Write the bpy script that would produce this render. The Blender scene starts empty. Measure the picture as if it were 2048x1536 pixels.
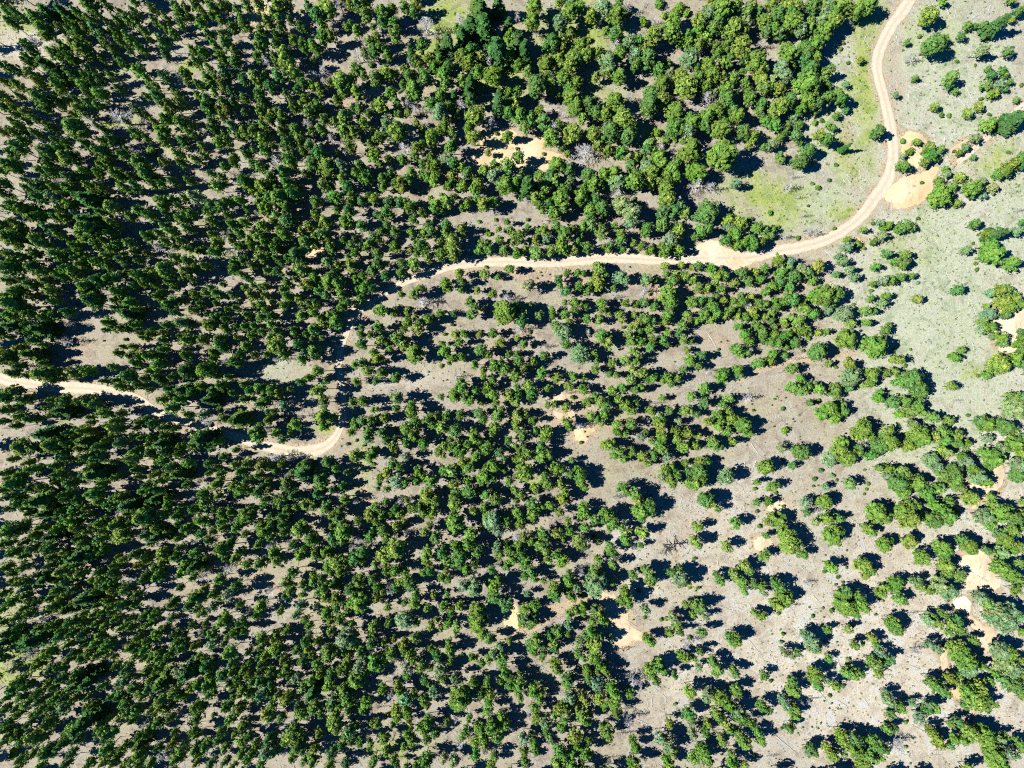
import bpy, math
import numpy as np
from mathutils import Vector

# ------------------------------------------------------------------ camera, sky, sun, exposure
sc = bpy.context.scene
col = sc.collection
CAM_H = 300.0
FPX = 2048 * 24.0 / 36.0
cd = bpy.data.cameras.new('camera')
cd.lens = 24; cd.sensor_width = 36; cd.clip_start = 1; cd.clip_end = 9000
cam = bpy.data.objects.new('camera', cd); col.objects.link(cam)
cam.location = (0, 0, CAM_H); cam.rotation_euler = (0, 0, 0)
sc.camera = cam
SX, SY = 1250.0, 100.0                       # shadow run per FPX of drop
sun_dir = Vector((SX, SY, -FPX)).normalized()
elev = math.asin(-sun_dir.z)
az = math.atan2(-sun_dir.x, -sun_dir.y)      # azimuth of the sun, clockwise from +Y
w = bpy.data.worlds.new('World'); sc.world = w; w.use_nodes = True
nt = w.node_tree
bg = nt.nodes['Background']; bg.inputs[1].default_value = 0.10
sky = nt.nodes.new('ShaderNodeTexSky'); sky.sky_type = 'NISHITA'; sky.sun_disc = False
sky.sun_elevation = elev; sky.sun_rotation = az % (2 * math.pi)
sky.air_density = .55; sky.dust_density = 0.0; sky.ozone_density = 10.0; sky.altitude = 3000
deep = nt.nodes.new('ShaderNodeHueSaturation'); deep.inputs['Saturation'].default_value = 2.1   # thin, deep blue mountain sky
nt.links.new(sky.outputs[0], deep.inputs['Color']); nt.links.new(deep.outputs[0], bg.inputs[0])
ld = bpy.data.lights.new('sun', 'SUN'); ld.energy = 5.0; ld.angle = math.radians(0.5); ld.color = (1, .975, .93)
sun = bpy.data.objects.new('sun', ld); col.objects.link(sun)
sun.rotation_euler = (-sun_dir).to_track_quat('Z', 'Y').to_euler()
sc.view_settings.view_transform = 'Standard'; sc.view_settings.look = 'None'
sc.view_settings.exposure = 1.45; sc.view_settings.gamma = 1
sc.cycles.max_bounces = 3; sc.cycles.diffuse_bounces = 1; sc.cycles.transmission_bounces = 2
sc.cycles.transparent_max_bounces = 4; sc.cycles.caustics_reflective = False
sc.cycles.use_denoising = False; sc.cycles.pixel_filter_type = 'BLACKMAN_HARRIS'; sc.cycles.filter_width = 1.1

rng = np.random.default_rng(7)

# ------------------------------------------------------------------ helpers
def tag(o, label=None, cat=None, group=None, kind=None):
    if label: o['label'] = label
    if cat: o['category'] = cat
    if group: o['group'] = group
    if kind: o['kind'] = kind
    return o

def build_mesh(name, verts, faces, mats, colors=None, mat_idx=None, smooth=False, attrs=None):
    """verts (n,3); faces (m,3) or (m,4) arrays"""
    me = bpy.data.meshes.new(name)
    verts = np.asarray(verts, dtype=np.float32); faces = np.asarray(faces, dtype=np.int32)
    k = faces.shape[1]
    me.vertices.add(len(verts)); me.vertices.foreach_set('co', verts.ravel())
    me.loops.add(faces.size); me.loops.foreach_set('vertex_index', faces.ravel())
    me.polygons.add(len(faces))
    me.polygons.foreach_set('loop_start', np.arange(len(faces), dtype=np.int32) * k)
    me.polygons.foreach_set('loop_total', np.full(len(faces), k, dtype=np.int32))
    if mat_idx is not None: me.polygons.foreach_set('material_index', np.asarray(mat_idx, dtype=np.int32))
    me.polygons.foreach_set('use_smooth', np.full(len(faces), smooth, dtype=bool))
    for m in mats: me.materials.append(m)
    at = dict(attrs or {})
    if colors is not None: at['tint'] = colors
    for an, c in at.items():
        c = np.asarray(c, dtype=np.float32)
        if c.shape[1] == 3: c = np.concatenate([c, np.ones((len(c), 1), np.float32)], 1)
        a = me.attributes.new(an, 'FLOAT_COLOR', 'POINT'); a.data.foreach_set('color', c.ravel())
    me.update(); me.validate()
    return me

def link(name, me, parent=None):
    o = bpy.data.objects.new(name, me); col.objects.link(o)
    if parent is not None: o.parent = parent
    return o

# value noise on arrays
_G = np.random.default_rng(99).random((256, 256))
def vnoise(x, y):
    xi = np.floor(x).astype(int); yi = np.floor(y).astype(int)
    fx = x - xi; fy = y - yi; fx = fx * fx * (3 - 2 * fx); fy = fy * fy * (3 - 2 * fy)
    a = _G[xi % 256, yi % 256]; b = _G[(xi + 1) % 256, yi % 256]
    c = _G[xi % 256, (yi + 1) % 256]; d = _G[(xi + 1) % 256, (yi + 1) % 256]
    return (a * (1 - fx) + b * fx) * (1 - fy) + (c * (1 - fx) + d * fx) * fy
def fbm(x, y, s, o=4):
    r = 0; a = .5; t = 0
    for i in range(o):
        r = r + a * vnoise(x / s + 17 * i, y / s + 5 * i); t += a; s *= .5; a *= .55
    return r / t

# ------------------------------------------------------------------ relief of the ground
MPX = CAM_H / FPX                              # metres per photo pixel on level ground
def p2w(px, py): return (px - 1024) * MPX, (768 - py) * MPX
MOUNDS = [(1830, 283, 24, 2.2), (1815, 380, 40, 1.8), (1060, 300, 34, 1.2), (985, 318, 22, -1.2),
          (1165, 866, 18, 1.6), (1128, 800, 16, .9), (1040, 1232, 20, 1.3), (1278, 1272, 10, .8),
          (1950, 1140, 42, 2.0), (1936, 1206, 18, 1.4), (2020, 640, 46, 1.5), (1985, 960, 26, 1.3),
          (1524, 1085, 18, 1.0), (515, 40, 20, .8)]
def height(x, y):
    x = np.asarray(x, float); y = np.asarray(y, float)
    z = 2.6 * (fbm(x + 900, y + 700, 130, 2) - .5) + .5 * (fbm(x + 300, y + 900, 22, 3) - .5)
    for mx, my, r, h in MOUNDS:
        wx, wy = p2w(mx, my); rr = r * MPX
        z = z + .5 * h * np.exp(-((x - wx) ** 2 + (y - wy) ** 2) / (rr * rr) * 1.6)
    return z
def solve(px, py, hc):
    """ground point of a thing whose middle, hc above the ground, was photographed at px,py"""
    px = np.asarray(px, float); py = np.asarray(py, float)
    x = (px - 1024) * MPX; y = (768 - py) * MPX
    for _ in range(4):
        z = height(x, y) + hc
        x = (px - 1024) * (CAM_H - z) / FPX; y = (768 - py) * (CAM_H - z) / FPX
    return x, y, height(x, y)

# ------------------------------------------------------------------ layout: roads, pits, zones (photo pixels on the ground)
def spline(pts, step=2.5):
    P = np.array([pts[0]] + list(pts) + [pts[-1]], float); out = []
    for i in range(1, len(P) - 2):
        p0, p1, p2, p3 = P[i - 1:i + 3]
        n = max(2, int(np.hypot(*(p2 - p1)[:2]) / step))
        for t in np.linspace(0, 1, n, endpoint=False):
            out.append(.5 * ((2 * p1) + (-p0 + p2) * t + (2 * p0 - 5 * p1 + 4 * p2 - p3) * t * t + (-p0 + 3 * p1 - 3 * p2 + p3) * t ** 3))
    out.append(P[-2]); return np.array(out)
ROAD = spline([(-330, 700, 9), (-150, 730, 9), (-20, 752, 10), (20, 762, 11), (60, 768, 11), (110, 774, 12), (160, 776, 11), (205, 780, 10), (245, 788, 9), (282, 801, 9), (312, 822, 8), (350, 838, 8),
  (400, 853, 8), (450, 867, 9), (495, 880, 9), (530, 892, 10), (570, 900, 11), (605, 904, 12), (640, 898, 11), (665, 882, 9), (680, 858, 7), (687, 830, 7), (688, 805, 6), (684, 775, 6), (679, 740, 6), (680, 710, 6),
  (688, 680, 6), (703, 650, 5), (722, 624, 5), (748, 602, 5), (775, 584, 5), (802, 568, 6), (830, 555, 8), (858, 546, 9), (890, 535, 9), (930, 527, 9), (980, 524, 9), (1040, 524, 10), (1095, 525, 10),
  (1150, 521, 10), (1200, 516, 11), (1260, 517, 10), (1310, 520, 9), (1360, 519, 9), (1410, 516, 10), (1460, 516, 11), (1505, 514, 11), (1545, 504, 11), (1600, 494, 11), (1648, 481, 11), (1690, 459, 11),
  (1722, 433, 11), (1750, 398, 12), (1770, 370, 12), (1781, 345, 11), (1787, 315, 11), (1786, 285, 11), (1779, 240, 10), (1768, 195, 10), (1757, 155, 10), (1754, 125, 11), (1763, 90, 11), (1783, 52, 11), (1808, 18, 11), (1826, -12, 11), (1880, -110, 11), (1960, -260, 11)])
GULLY = spline([(2120, 150, 5), (2060, 205, 6), (2030, 222, 6), (1995, 255, 7), (1962, 285, 6), (1935, 308, 6), (1915, 326, 5)])
TRACKS = [spline(t) for t in (
  [(1010, 1262, 6), (1045, 1262, 7), (1080, 1240, 9), (1120, 1217, 9), (1160, 1205, 7), (1195, 1192, 9)],
  [(1700, 708, 4), (1660, 712, 5), (1610, 720, 5), (1560, 728, 5), (1530, 736, 4), (1460, 762, 4)],
  [(1430, 430, 4), (1425, 460, 6), (1415, 485, 8), (1400, 505, 9)],
  [(252, 890, 4), (262, 925, 4), (240, 945, 3)], [(258, 1080, 3), (270, 1112, 3), (272, 1140, 3)],
  [(480, 1125, 5), (520, 1150, 6), (565, 1180, 4)], [(1300, 590, 3), (1340, 575, 4), (1390, 560, 3)],
  [(700, 900, 4), (725, 975, 5), (740, 1000, 4)])]
# sand pits: (name, outline in pixels, colour)
ORANGE = (.37, .26, .11); CREAM = (.38, .32, .22); WHITE = (.43, .43, .38); TAN = (.30, .235, .155)
PITS = [
 ([(1768, 384), (1785, 368), (1805, 352), (1840, 345), (1868, 333), (1874, 348), (1868, 372), (1858, 392), (1838, 408), (1808, 416), (1785, 413), (1768, 402)], ORANGE, (1803, 378, 30)),
 ([(1802, 290), (1806, 272), (1822, 265), (1842, 268), (1854, 282), (1852, 297), (1840, 307), (1850, 318), (1836, 335), (1818, 330), (1815, 312), (1803, 305)], ORANGE, (1838, 318, 16)),
 ([(943, 330), (948, 312), (962, 300), (958, 282), (966, 256), (982, 258), (992, 266), (1010, 256), (1030, 262), (1040, 272), (1064, 278), (1086, 274), (1088, 296), (1110, 306), (1128, 310), (1112, 322), (1098, 334), (1078, 342), (1052, 344), (1030, 336), (1012, 330), (1004, 322), (986, 336), (964, 340)], ORANGE, (1058, 302, 26)),
 ([(1004, 1232), (1012, 1214), (1030, 1210), (1040, 1226), (1044, 1248), (1030, 1258), (1012, 1250)], ORANGE, None),
 ([(1186, 1186), (1206, 1180), (1226, 1190), (1240, 1210), (1256, 1222), (1262, 1250), (1276, 1264), (1290, 1268), (1288, 1280), (1262, 1284), (1244, 1296), (1226, 1290), (1222, 1262), (1216, 1236), (1202, 1210)], TAN, (1250, 1262, 18)),
 ([(1104, 778), (1120, 770), (1130, 786), (1148, 792), (1144, 804), (1124, 802), (1106, 804)], TAN, None),
 ([(1152, 856), (1166, 850), (1180, 852), (1192, 860), (1182, 866), (1176, 880), (1162, 886), (1150, 878)], ORANGE, None),
 ([(1106, 820), (1126, 826), (1146, 822), (1150, 834), (1128, 838), (1110, 834)], TAN, None),
 ([(1980, 636), (1996, 616), (2010, 608), (2022, 622), (2040, 618), (2070, 610), (2090, 660), (2070, 720), (2040, 708), (2024, 716), (2004, 704), (1990, 680), (1978, 664)], CREAM, (2010, 650, 34)),
 ([(1924, 958), (1940, 962), (1962, 972), (1976, 960), (1984, 944), (1996, 932), (2008, 940), (2006, 962), (1998, 982), (1976, 990), (1962, 1004), (1946, 1014), (1950, 996), (1946, 980)], CREAM, (1966, 985, 18)),
 ([(1908, 1128), (1920, 1112), (1944, 1108), (1964, 1106), (1982, 1118), (1994, 1138), (2002, 1160), (1998, 1180), (1978, 1184), (1954, 1178), (1930, 1178), (1914, 1160)], CREAM, (1950, 1145, 26)),
 ([(1906, 1198), (1924, 1194), (1936, 1196), (1944, 1212), (1940, 1226), (1926, 1226), (1912, 1214)], WHITE, None),
 ([(1506, 1082), (1518, 1074), (1534, 1074), (1546, 1084), (1544, 1098), (1526, 1104), (1512, 1098)], CREAM, None),
 ([(1534, 1010), (1552, 1000), (1572, 1006), (1574, 1024), (1556, 1034), (1538, 1026)], CREAM, None),
 ([(504, 30), (514, 6), (528, -6), (544, -10), (546, 14), (536, 34), (520, 52), (506, 48)], ORANGE, (530, 10, 12)),
 ([(604, 496), (618, 490), (636, 492), (648, 500), (636, 510), (612, 510)], ORANGE, None),
 ([(688, 612), (706, 606), (722, 604), (738, 598), (746, 612), (730, 626), (712, 640), (690, 640)], TAN, None),
 ([(1390, 505), (1400, 488), (1416, 476), (1434, 480), (1446, 492), (1470, 500), (1500, 504), (1506, 526), (1480, 540), (1456, 544), (1428, 532), (1400, 526)], CREAM, (1425, 505, 30)),
 ([(1962, 1248), (1990, 1262), (2000, 1284), (1990, 1302), (1966, 1308), (1956, 1290)], TAN, None),
 ([(1936, 1230), (1952, 1238), (1964, 1250), (1956, 1262), (1940, 1248)], TAN, None),
 ([(1880, 1308), (1894, 1300), (1898, 1326), (1888, 1344)], TAN, None),
 ([(1902, 1366), (1924, 1360), (1944, 1364), (1936, 1380), (1920, 1400), (1904, 1388)], ORANGE, None),
 ([(1934, 1420), (1950, 1416), (1948, 1436), (1934, 1440)], TAN, None),
 ([(1696, 480), (1714, 474), (1726, 484), (1716, 492), (1700, 490)], ORANGE, None),
 ([(700, 300), (716, 318), (706, 334), (694, 326)], TAN, None), ([(742, 164), (760, 178), (754, 196), (740, 190)], TAN, None), ([(1900, 300), (1930, 280), (1936, 290), (1912, 310)], TAN, None)]

def gauss(x, y, pts):
    r = np.zeros_like(x)
    for (a, b, sx, sy, s) in pts:
        r = np.maximum(r, s * np.exp(-(((x - a) / sx) ** 2 + ((y - b) / sy) ** 2)))
    return r
MEADOW = [(1880, 640, 170, 330, 1), (1900, 160, 160, 200, .75), (1680, 240, 70, 190, .9), (1620, 400, 130, 70, .9), (1960, 800, 100, 90, .8), (2040, 400, 120, 160, .9), (1640, 1080, 90, 200, .25), (540, 740, 60, 25, .6)]
LUSH = [(890, 30, 60, 45, 1), (1010, 150, 90, 60, .6), (1160, 60, 110, 60, .7), (870, 110, 60, 60, .8), (1540, 390, 80, 45, .9), (1500, 350, 40, 25, .8), (1300, 270, 50, 20, .8), (1200, 190, 60, 20, .6), (1735, 190, 24, 170, .85), (1690, 430, 60, 25, .6), (1560, 430, 80, 30, .6), (1700, 330, 30, 60, .5), (1745, 40, 30, 80, .8),
        (210, 145, 50, 18, .8), (385, 125, 30, 14, .7), (245, 250, 30, 10, .9), (50, 45, 50, 30, .5), (20, 1300, 30, 100, .8), (60, 1330, 50, 30, .7), (470, 455, 40, 25, .8), (225, 395, 30, 8, .7), (420, 500, 50, 12, .6), (1810, 500, 60, 60, .4),
        (1990, 320, 60, 60, .6), (1880, 80, 60, 80, .3), (650, 855, 30, 12, .8), (120, 855, 30, 25, .5), (1070, 960, 20, 10, .7), (640, 1190, 40, 20, .5), (1950, 740, 30, 20, .5), (1300, 950, 80, 20, .25), (730, 940, 20, 60, .5), (1680, 330, 40, 120, .4), (330, 1320, 40, 14, .5), (790, 1500, 80, 20, .5), (560, 488, 14, 12, .8)]
PINK = [(1600, 560, 60, 40, .5), (1130, 570, 60, 18, .7), (720, 560, 40, 18, .6), (990, 700, 50, 25, .5), (560, 440, 60, 20, .6), (1060, 550, 90, 9, .9), (930, 545, 70, 8, .8), (1700, 300, 14, 150, .5), (1790, 250, 20, 200, .5), (1040, 660, 50, 25, .6), (1450, 600, 40, 18, .8), (1290, 575, 90, 14, .8),
        (1430, 670, 40, 20, .6), (1110, 850, 50, 40, .5), (1170, 800, 20, 40, .7), (600, 650, 30, 20, .8), (560, 600, 60, 20, .6), (820, 170, 70, 20, .7), (690, 210, 30, 15, .8), (660, 460, 60, 15, .5), (120, 430, 40, 12, .6), (150, 680, 40, 60, .5), (100, 520, 40, 10, .5),
        (1800, 1200, 90, 200, .2), (1230, 420, 80, 30, .3), (480, 1350, 60, 60, .3), (1400, 1050, 80, 60, .3), (1240, 850, 40, 15, .6)]
PALE = [(2000, 900, 200, 400, .8), (1800, 1300, 400, 300, .8), (1480, 1100, 200, 200, .55), (1900, 500, 250, 400, .8), (1700, 280, 70, 200, .6), (1280, 1080, 90, 60, .5), (1290, 1160, 50, 30, .8), (1400, 1340, 120, 120, .6), (1720, 1400, 90, 90, .9), (820, 760, 90, 30, .35), (700, 545, 30, 12, .8), (60, 90, 70, 50, .7), (380, 775 + 20, 20, 15, .5)]

def zones(px, py):
    n = fbm(px + 3000, py + 3000, 60, 4) - .5; n2 = fbm(px + 5000, py + 1000, 22, 3) - .5
    wx = px + 50 * n + 20 * n2; wy = py + 50 * (fbm(px + 100, py + 9000, 60, 3) - .5) + 20 * n
    gate = lambda v, k: np.clip(v * (1 + 1.6 * n2 * k) + .35 * n * (v > .02), 0, 1)
    return gate(gauss(wx, wy, MEADOW), 1), gate(gauss(wx, wy, LUSH), 1), gate(gauss(wx, wy, PINK), 1), gate(gauss(wx, wy, PALE), .5)

def polydist(px, py, line):
    """distance in px to a polyline with width, minus half-width"""
    d = np.full(px.shape, 1e9)
    for a, b in zip(line[:-1:3], line[3::3]):
        ax, ay = a[:2]; bx, by = b[:2]; L = (bx - ax) ** 2 + (by - ay) ** 2 + 1e-9
        m = (px > min(ax, bx) - 50) & (px < max(ax, bx) + 50) & (py > min(ay, by) - 50) & (py < max(ay, by) + 50)
        if not m.any(): continue
        X = px[m]; Y = py[m]
        t = np.clip(((X - ax) * (bx - ax) + (Y - ay) * (by - ay)) / L, 0, 1)
        dd = np.hypot(X - ax - t * (bx - ax), Y - ay - t * (by - ay)) - (a[2] * (1 - t) + b[2] * t)
        d[m] = np.minimum(d[m], dd)
    return d
def inside(px, py, poly):
    r = np.zeros(px.shape, bool); n = len(poly)
    for i in range(n):
        x1, y1 = poly[i]; x2, y2 = poly[(i + 1) % n]
        c = ((y1 > py) != (y2 > py)) & (px < (x2 - x1) * (py - y1) / (y2 - y1 + 1e-9) + x1); r ^= c
    return r
def pit_dist(px, py):
    d = np.full(px.shape, 1e9)
    for poly, c, w_ in PITS:
        P = np.array(poly + [poly[0]], float)
        m = (px > P[:, 0].min() - 30) & (px < P[:, 0].max() + 30) & (py > P[:, 1].min() - 30) & (py < P[:, 1].max() + 30)
        if not m.any(): continue
        X = px[m]; Y = py[m]; dd = np.full(X.shape, 1e9)
        for a, b in zip(P[:-1], P[1:]):
            L = ((b - a) ** 2).sum() + 1e-9
            t = np.clip(((X - a[0]) * (b[0] - a[0]) + (Y - a[1]) * (b[1] - a[1])) / L, 0, 1)
            dd = np.minimum(dd, np.hypot(X - a[0] - t * (b[0] - a[0]), Y - a[1] - t * (b[1] - a[1])))
        dd = np.where(inside(X, Y, poly), -dd, dd); d[m] = np.minimum(d[m], dd)
    return d

# ------------------------------------------------------------------ materials
def new_mat(name):
    m = bpy.data.materials.new(name); m.use_nodes = True; t = m.node_tree
    p = t.nodes['Principled BSDF']; p.inputs['Roughness'].default_value = .9
    p.inputs['Specular IOR Level'].default_value = .15
    return m, t, p
def N(t, typ, **kw):
    n = t.nodes.new(typ)
    for k, v in kw.items():
        if k.startswith('i_'): n.inputs[k[2:]].default_value = v
        else: setattr(n, k, v)
    return n
def noise(t, scale, detail=4, rough=.6, coord=None, dist=0):
    n = N(t, 'ShaderNodeTexNoise'); n.inputs['Scale'].default_value = scale; n.inputs['Detail'].default_value = detail
    n.inputs['Roughness'].default_value = rough; n.inputs['Distortion'].default_value = dist
    if coord is not None: t.links.new(coord, n.inputs['Vector'])
    return n.outputs['Fac']
def ramp(t, fac, stops):
    r = N(t, 'ShaderNodeValToRGB'); cr = r.color_ramp
    while len(cr.elements) > 1: cr.elements.remove(cr.elements[0])
    cr.elements[0].position = stops[0][0]; cr.elements[0].color = (*stops[0][1], 1)
    for p, c in stops[1:]:
        e = cr.elements.new(p); e.color = (*c, 1)
    t.links.new(fac, r.inputs[0]); return r.outputs[0]
def mix(t, f, a, b, mode='MIX'):
    m = N(t, 'ShaderNodeMix', data_type='RGBA', blend_type=mode)
    for s, v in ((0, f), (6, a), (7, b)):
        if isinstance(v, (int, float)): m.inputs[s].default_value = v
        elif isinstance(v, tuple): m.inputs[s].default_value = (*v, 1)
        else: t.links.new(v, m.inputs[s])
    return m.outputs[2]
def math_(t, op, a, b=0, c=None):
    m = N(t, 'ShaderNodeMath', operation=op, use_clamp=(op in ('MULTIPLY_ADD',)))
    for s, v in ((0, a), (1, b), (2, c)):
        if v is None: continue
        if isinstance(v, (int, float)): m.inputs[s].default_value = v
        else: t.links.new(v, m.inputs[s])
    return m.outputs[0]
def objc(t): return N(t, 'ShaderNodeTexCoord').outputs['Object']

def foliage(name):
    m = bpy.data.materials.new(name); m.use_nodes = True; t = m.node_tree
    t.nodes.remove(t.nodes['Principled BSDF']); out = t.nodes['Material Output']
    a = N(t, 'ShaderNodeAttribute', attribute_name='tint')
    oi = N(t, 'ShaderNodeObjectInfo')
    v = math_(t, 'MULTIPLY_ADD', oi.outputs['Random'], .3, .85)
    hs = N(t, 'ShaderNodeHueSaturation'); hs.inputs['Saturation'].default_value = 1.0
    t.links.new(v, hs.inputs['Value']); t.links.new(a.outputs['Color'], hs.inputs['Color'])
    t.links.new(math_(t, 'MULTIPLY_ADD', oi.outputs['Random'], .022, .487), hs.inputs['Hue'])
    d = N(t, 'ShaderNodeBsdfDiffuse'); tr = N(t, 'ShaderNodeBsdfTranslucent'); ms = N(t, 'ShaderNodeMixShader')
    ms.inputs[0].default_value = .14
    t.links.new(hs.outputs[0], d.inputs[0]); t.links.new(hs.outputs[0], tr.inputs[0])
    t.links.new(d.outputs[0], ms.inputs[1]); t.links.new(tr.outputs[0], ms.inputs[2]); t.links.new(ms.outputs[0], out.inputs[0])
    return m
M_LEAF = foliage('pine_needles')
def bark(name, c1, c2):
    m, t, p = new_mat(name); c = objc(t)
    t.links.new(ramp(t, noise(t, 3, 4, .6, c), [(.3, c1), (.7, c2)]), p.inputs['Base Color']); return m
M_BARK = bark('bark', (.06, .045, .035), (.14, .10, .075))
M_DEAD = bark('grey_deadwood', (.17, .165, .155), (.38, .37, .35))
M_BURNT = bark('burnt_wood', (.012, .012, .013), (.04, .038, .036))

M_LOG = bark('weathered_wood', (.20, .19, .18), (.42, .41, .39))
def ground_mat():
    m, t, p = new_mat('forest_ground'); c = objc(t)
    z = N(t, 'ShaderNodeAttribute', attribute_name='zone'); z2 = N(t, 'ShaderNodeAttribute', attribute_name='wear')
    s = N(t, 'ShaderNodeSeparateColor'); t.links.new(z.outputs['Color'], s.inputs[0])
    s2 = N(t, 'ShaderNodeSeparateColor'); t.links.new(z2.outputs['Color'], s2.inputs[0])
    meadow, lush, pink = s.outputs; pale, sand, _ = s2.outputs
    big = noise(t, .03, 5, .65, c); mid = noise(t, .16, 7, .72, c, .6); fine = noise(t, 1.6, 6, .75, c); fine2 = noise(t, 3.1, 3, .7, c); grit = noise(t, 7, 2, .8, c)
    base = ramp(t, mid, [(.28, (.10, .082, .068)), (.42, (.175, .148, .122)), (.52, (.25, .215, .17)), (.6, (.225, .21, .19)), (.75, (.25, .24, .235))])
    base = mix(t, math_(t, 'MULTIPLY_ADD', big, 3, -1.2), base, ramp(t, mid, [(.3, (.19, .155, .095)), (.5, (.26, .225, .14)), (.7, (.22, .23, .10))]))
    g = ramp(t, mid, [(.25, (.165, .175, .105)), (.42, (.22, .255, .155)), (.52, (.30, .315, .235)), (.60, (.27, .29, .17)), (.72, (.20, .265, .10))])
    pl = ramp(t, mid, [(.28, (.23, .195, .155)), (.42, (.31, .275, .22)), (.50, (.37, .325, .24)), (.58, (.36, .35, .33)), (.66, (.33, .33, .33)), (.78, (.27, .28, .19))])
    lu = ramp(t, mid, [(.3, (.11, .17, .03)), (.5, (.20, .24, .05)), (.7, (.28, .28, .10))])
    pk = ramp(t, fine, [(.3, (.22, .15, .10)), (.6, (.32, .24, .165)), (.75, (.30, .205, .12))])
    sd = ramp(t, fine, [(.3, (.22, .165, .10)), (.6, (.31, .245, .16)), (.75, (.27, .205, .13))])
    br = lambda f, k=1.6: math_(t, 'MULTIPLY_ADD', math_(t, 'ADD', f, math_(t, 'MULTIPLY_ADD', fine, .5, -.25)), k, -.15)
    x = mix(t, br(pale), base, pl); x = mix(t, br(meadow), x, g); x = mix(t, br(pink), x, pk)
    x = mix(t, br(lush), x, lu); x = mix(t, br(sand, 2), x, sd)
    x = mix(t, .9, x, ramp(t, fine, [(.28, (.55, .53, .50)), (.45, (.90, .90, .90)), (.58, (1.12, 1.12, 1.12)), (.74, (1.55, 1.55, 1.6))]), 'MULTIPLY')
    x = mix(t, .7, x, ramp(t, fine2, [(.30, (.6, .6, .6)), (.5, (1, 1, 1)), (.70, (1.45, 1.45, 1.45))]), 'MULTIPLY')
    mp = N(t, 'ShaderNodeMapping'); mp.inputs['Rotation'].default_value = (0, 0, .8); mp.inputs['Scale'].default_value = (.35, 2.2, 1)
    t.links.new(c, mp.inputs['Vector'])
    st = ramp(t, noise(t, 1.1, 5, .75, mp.outputs[0], 1.5), [(.56, (0, 0, 0)), (.66, (1, 1, 1))])
    st = math_(t, 'MULTIPLY', st, math_(t, 'MULTIPLY_ADD', noise(t, .07, 3, .6, c), 4, -1.75)); st = math_(t, 'MULTIPLY', st, math_(t, 'SUBTRACT', 1, sand))
    x = mix(t, math_(t, 'MULTIPLY_ADD', st, .8, 0), x, (.42, .41, .42))
    # grass tufts, litter and gravel flecks
    tuft = ramp(t, fine2, [(.50, (0, 0, 0)), (.62, (1, 1, 1))])
    tf = math_(t, 'MULTIPLY', tuft, .6); tf = math_(t, 'MULTIPLY', tf, math_(t, 'SUBTRACT', 1, sand))
    x = mix(t, tf, x, ramp(t, mid, [(.3, (.12, .10, .085)), (.5, (.13, .14, .085)), (.7, (.14, .15, .12))]))
    fl = ramp(t, grit, [(.60, (0, 0, 0)), (.70, (1, 1, 1))])
    x = mix(t, math_(t, 'MULTIPLY', fl, .6), x, (.40, .38, .34))
    vo = N(t, 'ShaderNodeTexVoronoi'); vo.inputs['Scale'].default_value = .55; t.links.new(c, vo.inputs['Vector'])
    vr = ramp(t, vo.outputs['Distance'], [(.10, (1, 1, 1)), (.22, (0, 0, 0))])
    x = mix(t, math_(t, 'MULTIPLY', math_(t, 'MULTIPLY', vr, mid), math_(t, 'SUBTRACT', .9, sand)), x, (.11, .125, .08))
    t.links.new(x, p.inputs['Base Color'])
    b = N(t, 'ShaderNodeBump'); b.inputs['Strength'].default_value = .7; b.inputs['Distance'].default_value = .35
    t.links.new(math_(t, 'ADD', fine, grit), b.inputs['Height']); t.links.new(b.outputs[0], p.inputs['Normal'])
    return m
M_GROUND = ground_mat()

def dirt_mat(name, rut=True):
    m, t, p = new_mat(name); c = objc(t)
    a = N(t, 'ShaderNodeAttribute', attribute_name='tint'); s = N(t, 'ShaderNodeSeparateColor')
    f = noise(t, .9, 6, .7, c); f2 = noise(t, 5, 4, .75, c); f3 = noise(t, .12, 3, .6, c)
    if rut:
        t.links.new(a.outputs['Color'], s.inputs[0])
        x = ramp(t, f, [(.3, (.28, .23, .165)), (.5, (.35, .305, .23)), (.7, (.39, .35, .275))])
        u = math_(t, 'ADD', s.outputs[0], math_(t, 'MULTIPLY_ADD', f3, .10, -.05))
        k = ramp(t, u, [(0, (.55, .55, .55)), (.1, (.25, .25, .25)), (.22, (0, 0, 0)), (.30, (0, 0, 0)), (.42, (.45, .45, .45)), (.5, (.6, .6, .6)), (.58, (.45, .45, .45)), (.70, (0, 0, 0)), (.78, (0, 0, 0)), (.9, (.25, .25, .25)), (1, (.6, .6, .6))])
        x = mix(t, math_(t, 'MULTIPLY', k, math_(t, 'MULTIPLY_ADD', f, 2.4, -.2)), x, (.25, .205, .14))
    else:
        mp = N(t, 'ShaderNodeMapping'); mp.inputs['Rotation'].default_value = (0, 0, .5); mp.inputs['Scale'].default_value = (.3, 1.6, 1); t.links.new(c, mp.inputs['Vector'])
        f = math_(t, 'ADD', math_(t, 'MULTIPLY', f, .5), math_(t, 'MULTIPLY', noise(t, .8, 6, .75, mp.outputs[0], 2.5), .5))
        x = mix(t, math_(t, 'MULTIPLY_ADD', f, 2.6, -.9), a.outputs['Color'], (.40, .34, .23))
        x = mix(t, math_(t, 'MULTIPLY_ADD', f3, 2.4, -.95), x, mix(t, .6, a.outputs['Color'], (.25, .18, .11)))
        x = mix(t, ramp(t, noise(t, 2.2, 5, .8, c), [(.55, (0, 0, 0)), (.7, (.7, .7, .7))]), x, (.22, .19, .13))
    x = mix(t, ramp(t, f2, [(.58, (0, 0, 0)), (.72, (.45, .45, .45))]), x, (.30, .24, .18))
    t.links.new(x, p.inputs['Base Color'])
    b = N(t, 'ShaderNodeBump'); b.inputs['Strength'].default_value = .5; b.inputs['Distance'].default_value = .2
    t.links.new(math_(t, 'ADD', f, f2), b.inputs['Height']); t.links.new(b.outputs[0], p.inputs['Normal'])
    return m
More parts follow.
